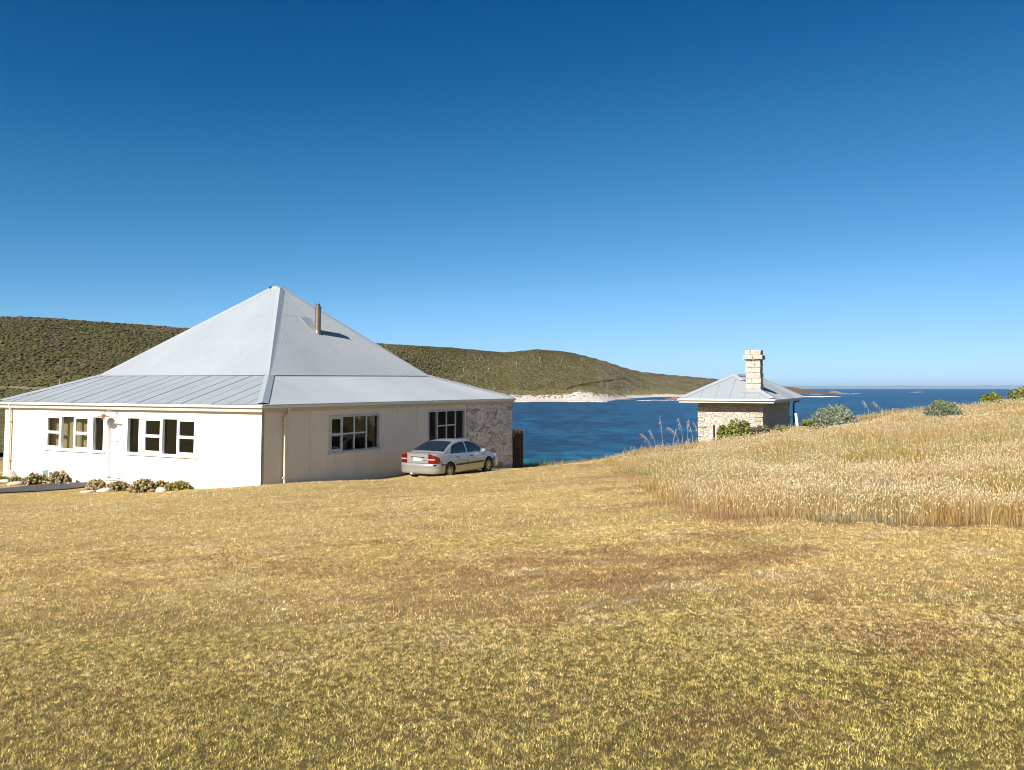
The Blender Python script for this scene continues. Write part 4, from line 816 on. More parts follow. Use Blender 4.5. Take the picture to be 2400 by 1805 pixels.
# weld caps, then cut the wheel arches
bm = bmesh.new(); bm.from_mesh(body.data); bmesh.ops.remove_doubles(bm, verts=bm.verts, dist=1e-4); bmesh.ops.recalc_face_normals(bm, faces=bm.faces); bm.to_mesh(body.data); bm.free()
cm = MB()
for x in (-1.43, 1.36): cm.tube([(x, -1.2, .33), (x, -.58, .33)], .365, 32, smooth=True); cm.tube([(x, .58, .33), (x, 1.2, .33)], .365, 32, smooth=True)
cut = cm.build('arch_cutter', CT); cut.parent = car
bmod = body.modifiers.new('arch', 'BOOLEAN'); bmod.object = cut; bmod.operation = 'DIFFERENCE'; bmod.solver = 'EXACT'; bmod.material_mode = 'TRANSFER'
bpy.context.view_layer.update(); dg = bpy.context.evaluated_depsgraph_get(); nm = bpy.data.meshes.new_from_object(body.evaluated_get(dg)); body.modifiers.clear(); body.data = nm
bpy.data.objects.remove(cut, do_unlink=True)
try: nm.set_sharp_from_angle(angle=math.radians(38))
except Exception: pass
# greenhouse
gxs = [-1.78, -1.6, -1.35, -1.1, -.9, -.7, -.45, -.15, .1, .3, .5, .75, 1.0, 1.2]; gz_ = [1.035, 1.12, 1.235, 1.335, 1.395, 1.43, 1.452, 1.46, 1.452, 1.43, 1.375, 1.25, 1.11, .985]
from math import pow as _p
ZR = lambda x: float(np.interp(x, gxs, gz_))
YS = lambda z: .805 - .225 * max(0, (z - .93) / .53) ** 1.35
def gring(x):
    zr = ZR(x); h = [(YS(.90) + .01, .90)] + [(YS(.93 + (zr - .045 - .93) * k), .93 + (zr - .045 - .93) * k) for k in (0, .25, .5, .75, 1.)]
    yt = h[-1][0]; h += [(yt - .035, zr - .018), (yt - .11, zr), (yt * .45, zr + .012), (0, zr + .016)]
    return [Vector((x, -y, z)) for y, z in h] + [Vector((x, y, z)) for y, z in h[-2::-1]]
gx2 = list(np.linspace(-1.78, 1.2, 44)); mb = MB(); mb.grid([gring(x) for x in gx2]); mb.build('roof', PAINT, car)
def toppatch(x0, x1, f0, f1, lift=.007, n=14):
    P = []
    for x in np.linspace(x0, x1, n):
        zr = ZR(x); yt = YS(zr - .045) - .06; k = (x - x0) / (x1 - x0); yt *= f0 + (f1 - f0) * k; sl = (ZR(x + .02) - ZR(x - .02)) / .04; nx_ = -sl / math.hypot(1, sl)
        P.append([(x + nx_ * lift, yt * q, zr + (.016 - .016 * q * q) + lift + .002) for q in np.linspace(-1, 1, 9)])
    mb = MB(); mb.grid(P); return mb
toppatch(-1.70, -.86, 1.02, .98).build('rear_window', CG, car, fix=False); toppatch(.40, 1.14, .98, 1.04).build('windscreen', CG, car, fix=False)
for s in (-1, 1):
    for xa, xb, nm_ in ((-1.28, -.20, 'rear_door_window'), (-.11, .88, 'front_door_window')):
        mb = MB(); P = []
        for x in np.linspace(xa, xb, 20):
            zt = ZR(x) - .075; zt = max(zt, .975); 
            if x < -1.1: zt = min(zt, 1.0 + (x + 1.28) * 1.4)
            zb = .965 - .012 * (x + .2); P.append([(x, s * (YS(zb + (zt - zb) * k) + .006), zb + (zt - zb) * k) for k in np.linspace(0, 1, 6)])
        mb.grid(P); mb.build(nm_, CG, car, fix=False)
    mb = MB()
    mb.grid([[(x, s * (W(x) * 1.0 + .006), .50), (x, s * (W(x) + .016), .51), (x, s * (W(x) + .016), .555), (x, s * (W(x) * .997 + .004), .57)] for x in np.linspace(-1.03, .97, 16)]); mb.build('side_moulding', CT, car, fix=False)
    for x in (-.17, .98, -1.08):                                     # door shut lines
        mb = MB(); mb.grid([[(x + dx + (.10 * max(0, .6 - z) if x < -1 else 0), s * ((W(x) * np.interp(z, [.25, .34, .52, .65, .85, .92], [.93, .985, 1.0, .994, .97, .945])) + .0025), z) for dx in (-.006, .006)] for z in np.linspace(.26, .92, 12)])
        mb.build('door_gap', CT, car, fix=False)
    for x in (-1.0, -.02):
        mb = MB(); mb.box(x, x + .17, s * .895 - .02, s * .895 + .02, .815, .845); o = mb.build('door_handle', CT if s < 0 else PAINT, car)
    mb = MB(); bmv = [(.80, s * .86, .93), (.80, s * .93, .95)]; mb.tube(bmv, [.03, .03], 8)
    mb.grid([[(.80 + dx * r_, s * (1.0 + .09 * math.cos(a)), .995 + .065 * math.sin(a)) for a in np.linspace(0, 2 * PI, 17)[:-1]] for dx, r_ in ((-.04, 1), (.02, 1.1), (.08, 1))], closed=True)
    mb.add([(.76, s * (1.0 + .09 * math.cos(a)), .995 + .065 * math.sin(a)) for a in np.linspace(0, 2 * PI, 17)[:-1]], [tuple(range(16))]); mb.add([(.88, s * (1.0 + .085 * math.cos(a)), .995 + .06 * math.sin(a)) for a in np.linspace(0, 2 * PI, 17)[:-1]], [tuple(range(16))])
    mb.build('wing_mirror', PAINT, car, fix=False)
    # tail lamp wrapping round the corner; the inner edge is taller
    path = [(-2.335, .50), (-2.335, .60), (-2.328, .70), (-2.29, .78), (-2.22, .835), (-2.15, .865), (-2.09, .882)]; tz = [1.03, 1.015, .985, .955, .93, .89, .83]; bz = [.665, .665, .665, .668, .672, .68, .72]
    mb = MB(); mb.grid([[(x - .012, s * (y + .014), b + (t_ - b) * k) for k in np.linspace(0, 1, 5)] for (x, y), t_, b in zip(path, tz, bz)]); tl = mb.build('tail_lamp', RED, car, fix=False)
    mb = MB(); mb.grid([[(x - .017, s * (y + .018), z) for z in (.79, .835)] for x, y in path[:4]]); mb.build('reversing_lens', CLR, tl, fix=False)
    mb = MB(); mb.grid([[(x + .012, s * (y + .01), z) for z in (.60, .67, .735)] for x, y in ((2.335, .30), (2.33, .50), (2.28, .66), (2.18, .78), (2.05, .835))]); mb.build('headlamp', HLT, car, fix=False)
# boot lid panel: seam, number plate recess, plate, badge strip
mb = MB(); P = [[(-2.333 - .006 * (z < .9), y, z) for y in np.linspace(-.44, .44, 9)] for z in np.linspace(.66, 1.0, 7)]; mb.grid(P); mb.build('boot_lid', PAINT, car, fix=False)
mb = MB(); mb.box(-2.350, -2.341, -.33, .33, .875, .905); mb.build('boot_handle', CT, car)
mb = MB(); mb.box(-2.353, -2.342, -.19, .19, .755, .865); pl_ = mb.build('number_plate', simple('white_plate', (.78, .79, .80), .35, var=.02), car)
mb = MB()
for y0_, y1_ in ((-.15, -.10), (-.085, -.045), (-.02, .005), (.03, .07), (.085, .12)): mb.box(-2.3545, -2.3535, y0_, y1_, .785, .835)
mb.build('plate_characters', simple('faded_plate_blue', (.30, .34, .45), .5), pl_)
mb = MB(); mb.box(-2.346, -2.340, -.40, -.27, .775, .79); mb.build('badge', CHR, car)
def bumper(name, sgn, x0, pts, zr, nm2):
    prof = [(0, zr[0]), (.035, zr[0] + .04), (.05, zr[0] + .15), (.05, zr[1] - .12), (.065, zr[1] - .09), (.06, zr[1] - .03), (.02, zr[1])]
    full = [(x, -y) for x, y in pts] + [(x, y) for x, y in pts[::-1]]; P = []
    for i, (x, y) in enumerate(full):
        a = Vector(full[max(i - 1, 0)]); b = Vector(full[min(i + 1, len(full) - 1)]); t = (b - a).normalized(); n = Vector((-t.y, t.x)) ; n = n if n.dot(Vector((sgn, 0)) + Vector((0, y * 1.5))) > 0 else -n
        P.append([(x + n.x * o, y + n.y * o, z) for o, z in prof])
    mb = MB(); mb.grid(P); return mb.build(name, PAINT, car, fix=False), full
bp = [(-1.83, .90), (-1.95, .895), (-2.1, .88), (-2.22, .83), (-2.32, .72), (-2.37, .56), (-2.40, .3), (-2.405, .05)]
rb, full = bumper('rear_bumper', -1, -2.4, bp, (.27, .655), '')
for s in (-1, 1):
    mb = MB(); mb.grid([[(x - .03 * (k > 3) - .012 * k * (k > 3), s * (y + .064 - .0 * k), z) for z in (.585, .635)] for k, (x, y) in enumerate(bp[:5])]); mb.build('bumper_strip', CT, rb, fix=False)
fb, _ = bumper('front_bumper', 1, 2.4, [(1.78, .885), (1.95, .862), (2.15, .80), (2.28, .68), (2.36, .5), (2.40, .25), (2.41, .05)], (.22, .60), '')
mb = MB(); mb.box(-2.2, 2.15, -.72, .72, .17, .235); mb.build('underbody', CT, car)
mb = MB(); mb.tube([(-2.2, .12, .24), (-2.52, .12, .25), (-2.54, .12, .33)], .02, 6); mb.box(-2.55, -2.49, .10, .2, .25, .29); mb.build('tow_bar', M['white'], car, fix=False)
wh = []
def wheel():
    mb = MB(); n = 32; pr_ = [(.20, -.09), (.255, -.10), (.30, -.095), (.317, -.07), (.32, 0), (.317, .07), (.30, .095), (.255, .10), (.20, .09)]
    mb.grid([[(r * math.cos(2 * PI * k / n), y, r * math.sin(2 * PI * k / n)) for k in range(n)] for r, y in pr_], closed=True)
    tyre = mb.build('wheel', RUB, car, fix=False)
    mb = MB(); mb.grid([[(r * math.cos(2 * PI * k / n), y, r * math.sin(2 * PI * k / n)) for k in range(n)] for r, y in ((.225, .06), (.222, .085), (.205, .088), (.195, .06), (.19, -.02))], closed=True)
    for k in range(11):
        a = 2 * PI * k / 11; m = Matrix.Rotation(a, 4, 'Y'); mb.box(-.014, .014, .058, .08, .04, .2, 0, m)
    mb.tube([(0, .02, 0), (0, .088, 0)], .055, 16); rim = mb.build('rim', RIM, tyre, fix=False)
    mb = MB(); mb.tube([(0, -.03, 0), (0, .02, 0)], .215, 24); mb.build('brake_disc', CT, tyre, fix=False)
    return tyre
w0 = wheel()
for i, (x, y) in enumerate(((-1.43, .80), (1.36, .80), (-1.43, -.80), (1.36, -.80))):
    o = w0 if i == 0 else w0.copy()
    if i:
        COL.objects.link(o); o.parent = car
        for c_ in list(w0.children):
            k = c_.copy(); COL.objects.link(k); k.parent = o
    o.location = (x, y, .32); o.rotation_euler = (0, .3 * i, 0 if y > 0 else PI)
for x in (-1.43, 1.36):
    for s in (-1, 1):
        mb = MB(); mb.grid([[(x + .362 * math.cos(a), s * y, .33 + .362 * math.sin(a)) for a in np.linspace(-.35, PI + .35, 20)] for y in (.60, .86)])
        mb.build('wheel_well', CT, car, fix=False)

# ------------------------------------------------------------------ far land: hill across the bay, beach, headland
SEA = -15.0
pxs = np.arange(-1700, 2001, 12.0); Ds_ = np.r_[np.arange(60, 400, 14), np.arange(400, 1500, 11), np.arange(1500, 3000, 40)]
yr = np.interp(pxs, [-1700, -400, 0, 100, 200, 445, 640, 876, 952, 1054, 1130, 1176, 1210, 1260, 1279, 1320, 1356, 1416, 1464, 1500, 1573, 1692, 1760, 1828, 1861, 1881, 1925, 1946, 1966, 2000], [775, 744, 745, 747.5, 755, 772.5, 790, 805, 808.5, 814, 821, 825.5, 823.5, 818.5, 819.5, 823, 829.5, 845, 861.5, 870.5, 878, 889, 896, 904.5, 908, 912, 917.5, 920, 921, 929])
Dr = np.interp(pxs, [-1700, 0, 600, 900, 1176, 1260, 1500, 1690, 1828, 1900, 1966], [780, 850, 1000, 1130, 1330, 1360, 1750, 2000, 2250, 2280, 2280])
Dsh = np.interp(pxs, [800, 1207, 1344, 1400, 1432, 1475, 1525, 1590, 1660, 1760, 1881, 1966], [820, 856, 872, 890, 950, 1150, 1310, 1370, 1500, 1950, 2060, 2100])
ydn = np.interp(pxs, [1000, 1200, 1240, 1300, 1333, 1360, 1398, 1430, 1480, 1560, 1620, 1700, 1800], [925, 922.5, 925, 924, 921, 915.5, 922, 924.5, 924.5, 923, 924.5, 925, 924])
zr_ = -(yr - HZ) / F * Dr; wsea = sstep(880, 1080, pxs)
PXg, Dg = np.meshgrid(pxs, Ds_); Zh = np.empty_like(PXg); sand = np.zeros_like(PXg)
for i, px in enumerate(pxs):
    zl = np.interp(Ds_, [60, 150, 300, 415, 480, Dr[i] * .8, Dr[i], Dr[i] + 500, 3000], [-5.4, -5.2, -3.6, .5, 9, zr_[i] * .80, zr_[i], zr_[i] * .75, zr_[i] * .6])
    s = Dsh[i]; zd = -(ydn[i] - HZ) / F * (s + 75)
    if px < 1760: ctl = ([60, s - 60, s - 12, s, s + 34, s + 70, s + 190, Dr[i] * .5 + (s + 190) * .5, Dr[i], Dr[i] + 400, 3000], [-22, -18, -15.5, SEA, SEA + 1.4, zd, zd + 5, (zr_[i] + zd) * .52, zr_[i], zr_[i] - 30, -20])
    else: ctl = ([60, s - 60, s - 8, s, s + 6, Dr[i], Dr[i] + 150, 3000], [-22, -18, -16, SEA + .2, SEA + 2.0, zr_[i], SEA - 2, -22])
    zs_ = np.interp(Ds_, *ctl); Zh[:, i] = zl * (1 - wsea[i]) + zs_ * wsea[i]
    sand[:, i] = (Ds_ < s + 72 + 10 * math.sin(px * .31) + 14 * (float(vnoise(px * .11, 3.)) - .5)) * (wsea[i] > .3) * (px < 1730)
Xh = (PXg - 1200) / F * Dg
low_ = sstep(0, 14, Zh - SEA); Zh = Zh + (fbm(Xh / 45, Dg / 45, 91, 4) - .5) * 4.0 * low_ * (1 - .75 * np.exp(-((Dg - Dr[None]) / 120.) ** 2)) + (fbm(Xh / 9, Dg / 9, 95, 3) - .5) * 1.6 * (sand > .5) * low_
ncol = fbm(Xh / 60, Dg / 60, 101, 4); n2 = fbm(Xh / 14, Dg / 14, 103, 3)
ch_ = np.where((n2 > .5)[..., None], np.array([.06, .054, .02]), np.array([.07, .05, .028])) * (0.8 + .4 * ncol[..., None])
ch_ = np.where(((PXg > 1395) & (ncol > .38) & (PXg < 1790))[..., None], np.array([.095, .075, .05]), ch_)
ch_ = np.where((sand > .5)[..., None], np.array([.56, .49, .42]) * (.9 + .2 * n2[..., None]), ch_)
ch_ = np.where(((PXg > 1770))[..., None], np.array([.16, .095, .055]) * (.8 + .5 * n2[..., None]), ch_)
ch_ = np.where(((Dg < 470) & (PXg < 700))[..., None], np.array([.12, .10, .042]) * (.75 + .55 * n2[..., None]), ch_)
ch_ = np.where(((np.abs(Dg - 395 - 10 * np.sin(Xh / 25)) < 9) & (PXg < 700))[..., None], np.array([.24, .19, .125]), ch_)
nx = len(pxs); ii, jj = np.meshgrid(np.arange(len(Ds_) - 1), np.arange(nx - 1), indexing='ij'); a = (ii * nx + jj).ravel()
def hill_mat():
    m, t, p = newmat('coastal_heath'); at_ = nd(t, 'ShaderNodeAttribute', attribute_name='tint'); v = coords(t)
    n = noise(t, v, .28, 5, .65); c = mixc(t, 1., at_.outputs['Color'], ramp(t, n, [(.3, (.62, .62, .62)), (.7, (1.25, 1.25, 1.25))]), 'MULTIPLY')
    t.links.new(c, p.inputs['Base Color']); p.inputs['Roughness'].default_value = .95; p.inputs['Specular IOR Level'].default_value = .05; bump(t, p, n, 1., 2.0); return m
HM = hill_mat()
hills = bulk('hills', np.stack([Xh, Dg, Zh], -1).reshape(-1, 3), np.stack([a, a + 1, a + nx + 1, a + nx], 1), HM, ch_.reshape(-1, 3), True); tag(hills, kind='structure')
def hz(px, D):
    px = np.asarray(px, float); D = np.asarray(D, float); i = np.clip((px - pxs[0]) / 12, 0, nx - 1.001); j = np.clip(np.interp(D, Ds_, np.arange(len(Ds_))), 0, len(Ds_) - 1.001)
    i0 = i.astype(int); j0 = j.astype(int); fi = i - i0; fj = j - j0
    return (Zh[j0, i0] * (1 - fi) + Zh[j0, i0 + 1] * fi) * (1 - fj) + (Zh[j0 + 1, i0] * (1 - fi) + Zh[j0 + 1, i0 + 1] * fi) * fj
# scrub crowns on the hill (one uncountable mass)
ico = bmesh.new(); bmesh.ops.create_icosphere(ico, subdivisions=1, radius=1); ico.verts.ensure_lookup_table()
IV = np.array([v.co for v in ico.verts]); IT = np.array([[v.index for v in f.verts] for f in ico.faces]); ico.free()
def crowns(name, X_, Y_, Z_, R1, H1, C1_, mat, flatn=.6):
    n = len(X_); k = len(IV); jit = rng.uniform(.7, 1.25, (n, k, 1)); rz = rng.uniform(0, 2 * PI, n); c, s = np.cos(rz), np.sin(rz)
    B = IV[None] * jit; V = np.empty((n, k, 3)); V[..., 0] = (B[..., 0] * c[:, None] - B[..., 1] * s[:, None]) * R1[:, None] + X_[:, None]; V[..., 1] = (B[..., 0] * s[:, None] + B[..., 1] * c[:, None]) * R1[:, None] + Y_[:, None]; V[..., 2] = B[..., 2] * H1[:, None] + Z_[:, None]
    T = (np.arange(n)[:, None, None] * k + IT[None]).reshape(-1, 3); return bulk(name, V.reshape(-1, 3), T, mat, np.repeat(C1_, k, 0), False)
n = 85000; px = rng.uniform(-150, 1770, n); u = rng.random(n)
D0 = np.where(px < 950, 290, np.interp(px, pxs, Dsh) + 66); D1 = np.interp(px, pxs, Dr) + 25; D = np.sqrt(D0 ** 2 + u * (D1 ** 2 - D0 ** 2))
X_ = (px - 1200) / F * D; Z_ = hz(px, D); vis = ~((px > 260) & (px < 830) & (-(Z_) / D * F + HZ > 880)); track = (np.abs(D - 395 - 10 * np.sin(X_ / 25)) < 9) & (px < 700)
pale_low = (D < 470) & (px < 700); k = vis & ~track & ((rng.random(n) < .55) | ~pale_low); px, D, X_, Z_, pale_low = px[k], D[k], X_[k], Z_[k], pale_low[k]; n = len(px)
pn = fbm(X_ / 55, D / 55, 111, 4); pn2 = fbm(X_ / 20, D / 20, 113, 3)
gre = rng.random(n) < np.clip(.64 + 2.4 * (pn - .5) + 1.2 * (pn2 - .5) + .12 * (px > 1000), .05, .95)
C_ = np.where(gre[:, None], np.where((rng.random(n) < .5)[:, None], np.array([.058, .057, .022]), np.array([.082, .074, .031])), np.where((rng.random(n) < .6)[:, None], np.array([.080, .056, .027]), np.array([.10, .078, .048])))
C_ = np.where(((px > 1395) & (pn2 > .42))[:, None] & (rng.random(n) < .6)[:, None], np.array([.105, .085, .058]), C_); C_ = C_ * np.where(px > 850, 1.5, .98)[:, None] * np.array([1., 1.01, .96]); C_ = np.where(pale_low[:, None], np.array([.085, .076, .03]), C_) * rng.uniform(.88, 1.12, (n, 1))
R1 = rng.uniform(.8, 1.9, n) * np.where(rng.random(n) < .06, 1.5, 1.); H1 = R1 * rng.uniform(.3, .6, n); R1 *= np.where(px > 1395, .8, 1)
nearr = np.exp(-((D - np.interp(px, pxs, Dr)) / 60) ** 2); H1 = H1 * (1 - .45 * nearr)
tag(crowns('hill_scrub', X_, D, Z_ + H1 * .25, R1, H1, C_, M['scrubleaf']), 'low olive and brown coastal scrub covering the hill across the bay', 'scrub', kind='stuff')
# eroded gully line: a row of dark thick scrub up the slope, plus sparse dune plants on the sand
gp = [(1330, 914), (1342, 909), (1366, 902.5), (1392, 898), (1425, 893), (1452, 889), (1474, 886.5)]; GX, GY, GZ = [], [], []
for (p0, q0), (p1, q1_) in zip(gp, gp[1:]):
    for t_ in np.linspace(0, 1, 26):
        ppx, ppy = p0 + (p1 - p0) * t_, q0 + (q1_ - q0) * t_; dd = np.linspace(900, 1500, 500); zz = hz(np.full(500, ppx), dd); sl2 = -(zz) / dd * F + HZ; j = int(np.argmin(np.abs(sl2 - ppy))); GX.append((ppx - 1200) / F * dd[j] + rng.normal(0, .8)); GY.append(dd[j] + rng.normal(0, 2)); GZ.append(zz[j])
n = len(GX); tag(crowns('gully_scrub', np.array(GX), np.array(GY), np.array(GZ) + .5, rng.uniform(1.4, 2.2, n), rng.uniform(1.0, 2.0, n) * np.linspace(1.5, .8, n), np.array([.045, .036, .018]) * rng.uniform(.7, 1.3, (n, 1)), M['scrubleaf']), 'dark line of thick scrub along the gully on the far hill', 'scrub', kind='stuff')
n = 420; px = rng.uniform(1205, 1640, n); D = np.interp(px, pxs, Dsh) + 40 + 36 * rng.random(n) ** .5; X_ = (px - 1200) / F * D; R1 = rng.uniform(.5, 1.5, n)
tag(crowns('dune_plants', X_, D, hz(px, D) + .2, R1, R1 * .7, np.array([.16, .14, .07]) * rng.uniform(.6, 1.3, (n, 1)), M['scrubleaf']), 'sparse dark plants on the white dunes of the far beach', 'scrub', kind='stuff')
# coastal scrub just beyond the lawn crest
n = 16000; x = rng.uniform(-1.0, 8.5, n); y = rng.uniform(44.5, 53, n); k = ~keep_out(x, y); x = x[k]; y = y[k]; n = len(x); lump = fbm(x * .8, y * .8, 121, 3)
V, T, C, _ = blades('', np.stack([x, y, gz(x, y)], 1), rng.uniform(.15, .5, n) * (.4 + 1.3 * lump), np.full(n, .05), rng.uniform(.2, .9, n), np.where((rng.random(n) < .5)[:, None], np.array([.36, .30, .15]), np.where((lump > .5)[:, None], np.array([.30, .25, .19]), np.array([.27, .27, .10]))) * rng.uniform(.7, 1.25, (n, 1)), None, 1)
tag(bulk('coastal_scrub', V, T, M['blade'], C), 'low grey-green scrub beyond the crest of the lawn', 'scrub', kind='stuff')

# ------------------------------------------------------------------ sea
def sea_mat():
    m, t, p = newmat('sea_water'); tc = nd(t, 'ShaderNodeTexCoord'); sp = nd(t, 'ShaderNodeSeparateXYZ'); t.links.new(tc.outputs['Object'], sp.inputs[0])
    mr_ = nd(t, 'ShaderNodeMapRange'); mr_.inputs[1].default_value = 130; mr_.inputs[2].default_value = 420; t.links.new(sp.outputs[1], mr_.inputs[0])
    nz = noise(t, coords(t, (.006, .010, 1)), 1., 4); ad = nd(t, 'ShaderNodeMath', operation='MULTIPLY_ADD'); t.links.new(nz, ad.inputs[0]); ad.inputs[1].default_value = .9; t.links.new(mr_.outputs[0], ad.inputs[2])
    c = ramp(t, ad.outputs[0], [(.40, (.003, .085, .105)), (.70, (.002, .042, .095)), (.98, (.002, .031, .074)), (1., (.002, .029, .072))])
    n1 = noise(t, coords(t, (.16, .42, .3)), 1.0, 5, .62); n3 = noise(t, coords(t, (.11, .045, .1)), 1.0, 9, .74); n4 = noise(t, coords(t, (.012, .010, .1)), 1.0, 8, .7)
    c = mixc(t, 1., c, ramp(t, n3, [(.43, (.30, .42, .52)), (.50, (1., 1., 1.)), (.57, (2.2, 1.95, 1.7))]), 'MULTIPLY')  # wave reflections put into the water colour as light and dark streaks
    c = mixc(t, 1., c, ramp(t, n4, [(.42, (.62, .7, .75)), (.58, (1.35, 1.3, 1.2))]), 'MULTIPLY')
    foam = noise(t, coords(t, (.05, .16, .1)), 1.0, 6, .75); c = mixc(t, ramp(t, foam, [(.79, (0, 0, 0)), (.81, (1, 1, 1))]), c, (.7, .75, .78))
    t.links.new(c, p.inputs['Base Color']); p.inputs['Roughness'].default_value = .28; p.inputs['Specular IOR Level'].default_value = .22; p.inputs['IOR'].default_value = 1.33
    bump(t, p, n1, 1., 1.3); return m
mb = MB(); ys_ = [40, 120, 300, 700, 1500, 3500, 9000, 20000, 45000]; xs_ = [-1.6, -.8, -.3, 0, .3, .8, 1.6]
mb.grid([[(y * k * 1. + 0, y, SEA) for k in xs_] for y in ys_], smooth=False); tag(mb.build('sea', sea_mat(), fix=False), kind='structure')
FOAM = simple('surf_foam_white', (.80, .82, .83), .8, var=.05)
def foamstrip(px0, px1, py, D, seed, wd):
    mb = MB(); r = random.Random(seed); A, B = [], []
    for px in np.linspace(px0, px1, 24):
        e = max(0., math.sin(PI * (px - px0) / (px1 - px0))) ** .6; y = D + r.uniform(-.25, .25) * wd; A.append(((px - 1200) / F * y, y - wd * e * r.uniform(.25, .6), SEA + .05)); B.append(((px - 1200) / F * y, y + wd * e * r.uniform(.25, .6), SEA + .16))
    mb.grid([A, B], smooth=False); tag(mb.build('surf_foam', FOAM, fix=False), 'thin white strip of breaking surf along the far shore', 'surf', kind='stuff')
for i, (a_, b_, py, wd) in enumerate(((1322, 1378, 941.5, 30), (1380, 1425, 941.8, 40), (1205, 1240, 942.2, 20), (1490, 1530, 939.2, 22), (1530, 1590, 939.4, 14), (1868, 1906, 929.8, 130), (1915, 1925, 929.4, 110), (1933, 1948, 929.4, 120), (1960, 1985, 923.4, 120), (1990, 2010, 923.0, 100), (1898, 1924, 924.2, 60), (2134, 2150, 919.8, 60))): foamstrip(a_, b_, py, 15 / (py - HZ) * F, i, wd)
RR = simple('red_brown_reef_rock', (.23, .125, .08), .9, var=.4, vscale=.2, bmp=1., bscale=.6)
def reef(label, px0, px1, py, h, seed, depth):
    D = 15 / (py - HZ) * F; mb = MB(); n = 26; r = np.random.default_rng(seed); P = []
    for j in range(7):
        row = []
        for i in range(n):
            q = i / (n - 1); e = math.sin(PI * q) ** .5 * math.sin(PI * j / 6); y = D + (j / 6 - .5) * depth; row.append(((px0 + (px1 - px0) * q - 1200) / F * D, y, SEA - .8 + (h + .8) * e * r.uniform(.35, 1.)))
        P.append(row)
    mb.grid(P, smooth=False); tag(mb.build('reef_rock', RR, fix=False), label, 'reef')
reef('long low brown reef in front of the far beach lagoon', 1395, 1500, 937.3, 1.6, 1, 36); reef('broken reef rocks between the lagoon and the hut roof', 1500, 1572, 937.8, 1.3, 2, 26); reef('tall reddish rock shelf just left of the hut roof', 1558, 1650, 936.2, 5.2, 3, 70)
reef('brown rock shelf below the dark headland point', 1760, 1900, 928.3, 2.0, 4, 60); reef('knobbly rock at the tip of the headland', 1938, 1968, 922.2, 8.5, 5, 60); reef('low dark rock strip off the beach end', 1330, 1372, 939.3, 1.0, 6, 20); reef('tiny reddish islet far out near the horizon', 2140, 2165, 919.5, 3., 7, 60); reef('small rock awash off the headland tip', 1974, 1984, 922.6, 3., 8, 30)
# distant dune coast on the horizon
mb = MB(); A, B, Cc = [], [], []; DF = 18000.; cols_ = []
for px in np.arange(-800, 3300, 6.0):
    h = 2.2 + 4.2 * float(fbm(px / 90., 2., 131, 3)) + 1.0 * float(vnoise(px / 14., 7., 5)); x = (px - 1200) / F * DF; A.append((x, DF, SEA)); B.append((x, DF + 250, SEA + h * .45 / F * DF)); Cc.append((x, DF + 900, SEA + (h + 2.2) / F * DF))
mb.grid([A, B, Cc, [(x, y + 900, SEA) for x, y, z in Cc]], smooth=True)
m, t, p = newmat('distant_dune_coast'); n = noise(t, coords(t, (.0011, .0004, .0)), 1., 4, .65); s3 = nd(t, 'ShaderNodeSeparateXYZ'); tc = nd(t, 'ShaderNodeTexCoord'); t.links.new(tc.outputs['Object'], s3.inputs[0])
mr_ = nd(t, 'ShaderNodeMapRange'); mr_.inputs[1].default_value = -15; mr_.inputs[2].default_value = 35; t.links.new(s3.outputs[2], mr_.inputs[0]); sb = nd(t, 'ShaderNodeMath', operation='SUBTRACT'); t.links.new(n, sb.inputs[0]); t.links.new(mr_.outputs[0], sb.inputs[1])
t.links.new(ramp(t, sb.outputs[0], [(.52, (.17, .25, .34)), (.62, (.46, .5, .53))]), p.inputs['Base Color']); p.inputs['Roughness'].default_value = 1.; p.inputs['Specular IOR Level'].default_value = 0  # blue fade of the distant air put into the dune colour
tag(mb.build('far_coast_hills', m), kind='structure')
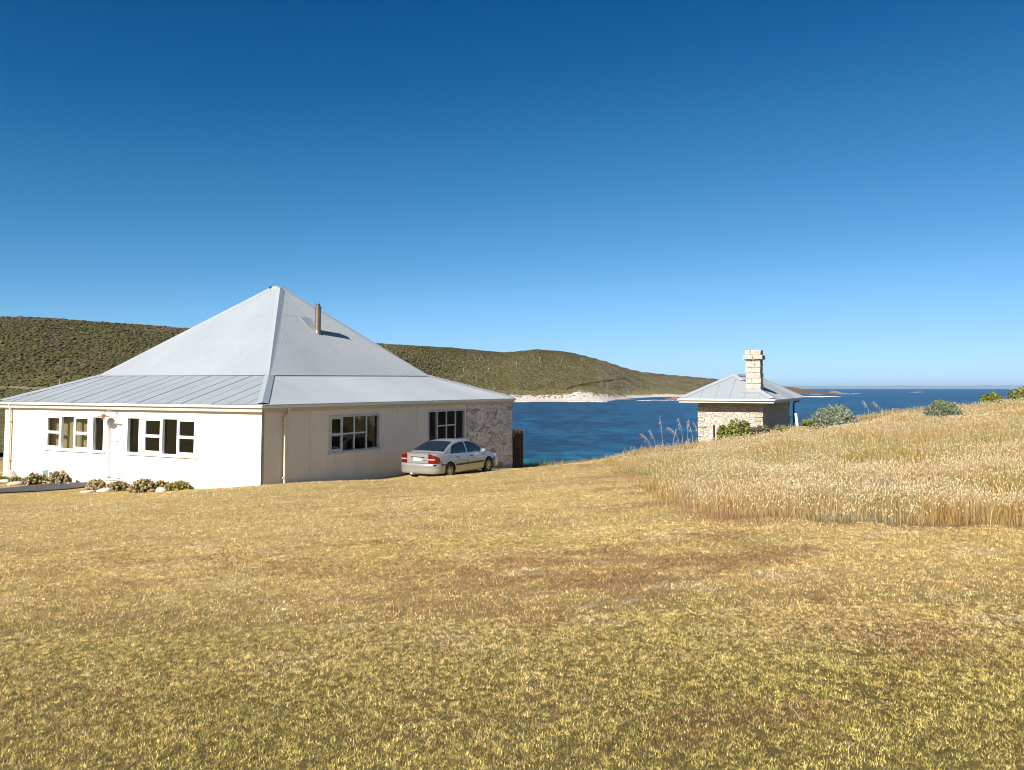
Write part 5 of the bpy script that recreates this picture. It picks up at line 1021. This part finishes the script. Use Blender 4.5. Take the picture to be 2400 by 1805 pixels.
# power poles on the hill
PM = simple('grey_pole_timber', (.50, .47, .42), .9)
def pole(px, ptop, pbase, label, mat=PM, r=.16, arm=True):
    dd = np.linspace(380, np.interp(px, pxs, Dr) + 10, 900); zz = hz(np.full(900, px), dd); j = int(np.argmin(np.abs(-(zz) / dd * F + HZ - pbase))); D = dd[j]; h = (pbase - ptop) / F * D
    e = empty('power_pole', ((px - 1200) / F * D, D, zz[j]), 0, label, 'pole', 'power poles on the far hill'); mb = MB(); mb.tube([(0, 0, -.5), (0, 0, h)], [r * 1.1, r * .8], 8); mb.build('shaft', mat, e, fix=False)
    if arm: mb = MB(); mb.box(-.9, .9, -.08, .08, h - .6, h - .42); mb.build('crossarm', mat, e)
pole(1265.2, 836.5, 851, 'tallest pale power pole beside the sandy patch near the hilltop'); pole(1209.8, 848, 860.5, 'power pole on the dark track left of the hilltop'); pole(1363, 839, 848.5, 'power pole on the right shoulder of the far hill'); pole(1316, 840.5, 848, 'faint power pole between hilltop and right shoulder'); pole(1085.7, 863.5, 872.5, 'power pole low on the slope above the cottage roof edge'); pole(1145, 862.5, 869, 'short faint power pole midway along the slope line'); pole(1413.5, 839.5, 846.5, 'thin power pole on the skyline right of the hilltop'); pole(120.5, 884, 905, 'thin brown pole in the valley left of the white pole', M['bark'], .09, False); pole(142, 888.5, 906, 'white pole in the valley just above the left roof slope', M['white'], .13, False)
# hillside behind the viewpoint (seen in window and paint reflections)
yb = np.linspace(-170, -26, 40); xb = np.linspace(-190, 190, 60); XB, YB = np.meshgrid(xb, yb); ZB2 = -1.2 + .30 * np.maximum(-YB - 30, -3) + 3 * (fbm(XB / 20, YB / 20, 141, 4) - .5)
ii, jj = np.meshgrid(np.arange(39), np.arange(59), indexing='ij'); a = (ii * 60 + jj).ravel(); nb_ = fbm(XB / 9, YB / 9, 143, 4)
cb = np.where((nb_ > .5)[..., None], np.array([.12, .115, .04]), np.array([.17, .13, .06]))
tag(bulk('hillside', np.stack([XB, YB, ZB2], -1).reshape(-1, 3), np.stack([a, a + 1, a + 61, a + 60], 1), HM, cb.reshape(-1, 3), True), kind='structure')

# ------------------------------------------------------------------ the sea air
mb = MB(); mb.box(-80000, 80000, -2000, 46000, -24, 110); m = bpy.data.materials.new('sea_air'); m.use_nodes = True; t = m.node_tree; t.nodes.remove(t.nodes['Principled BSDF'])
pv = nd(t, 'ShaderNodeVolumePrincipled'); pv.inputs['Color'].default_value = (.70, .85, 1., 1); pv.inputs['Density'].default_value = 1.8e-5; pv.inputs['Anisotropy'].default_value = .2; t.links.new(pv.outputs[0], t.nodes['Material Output'].inputs['Volume'])
tag(mb.build('haze', m), kind='stuff')
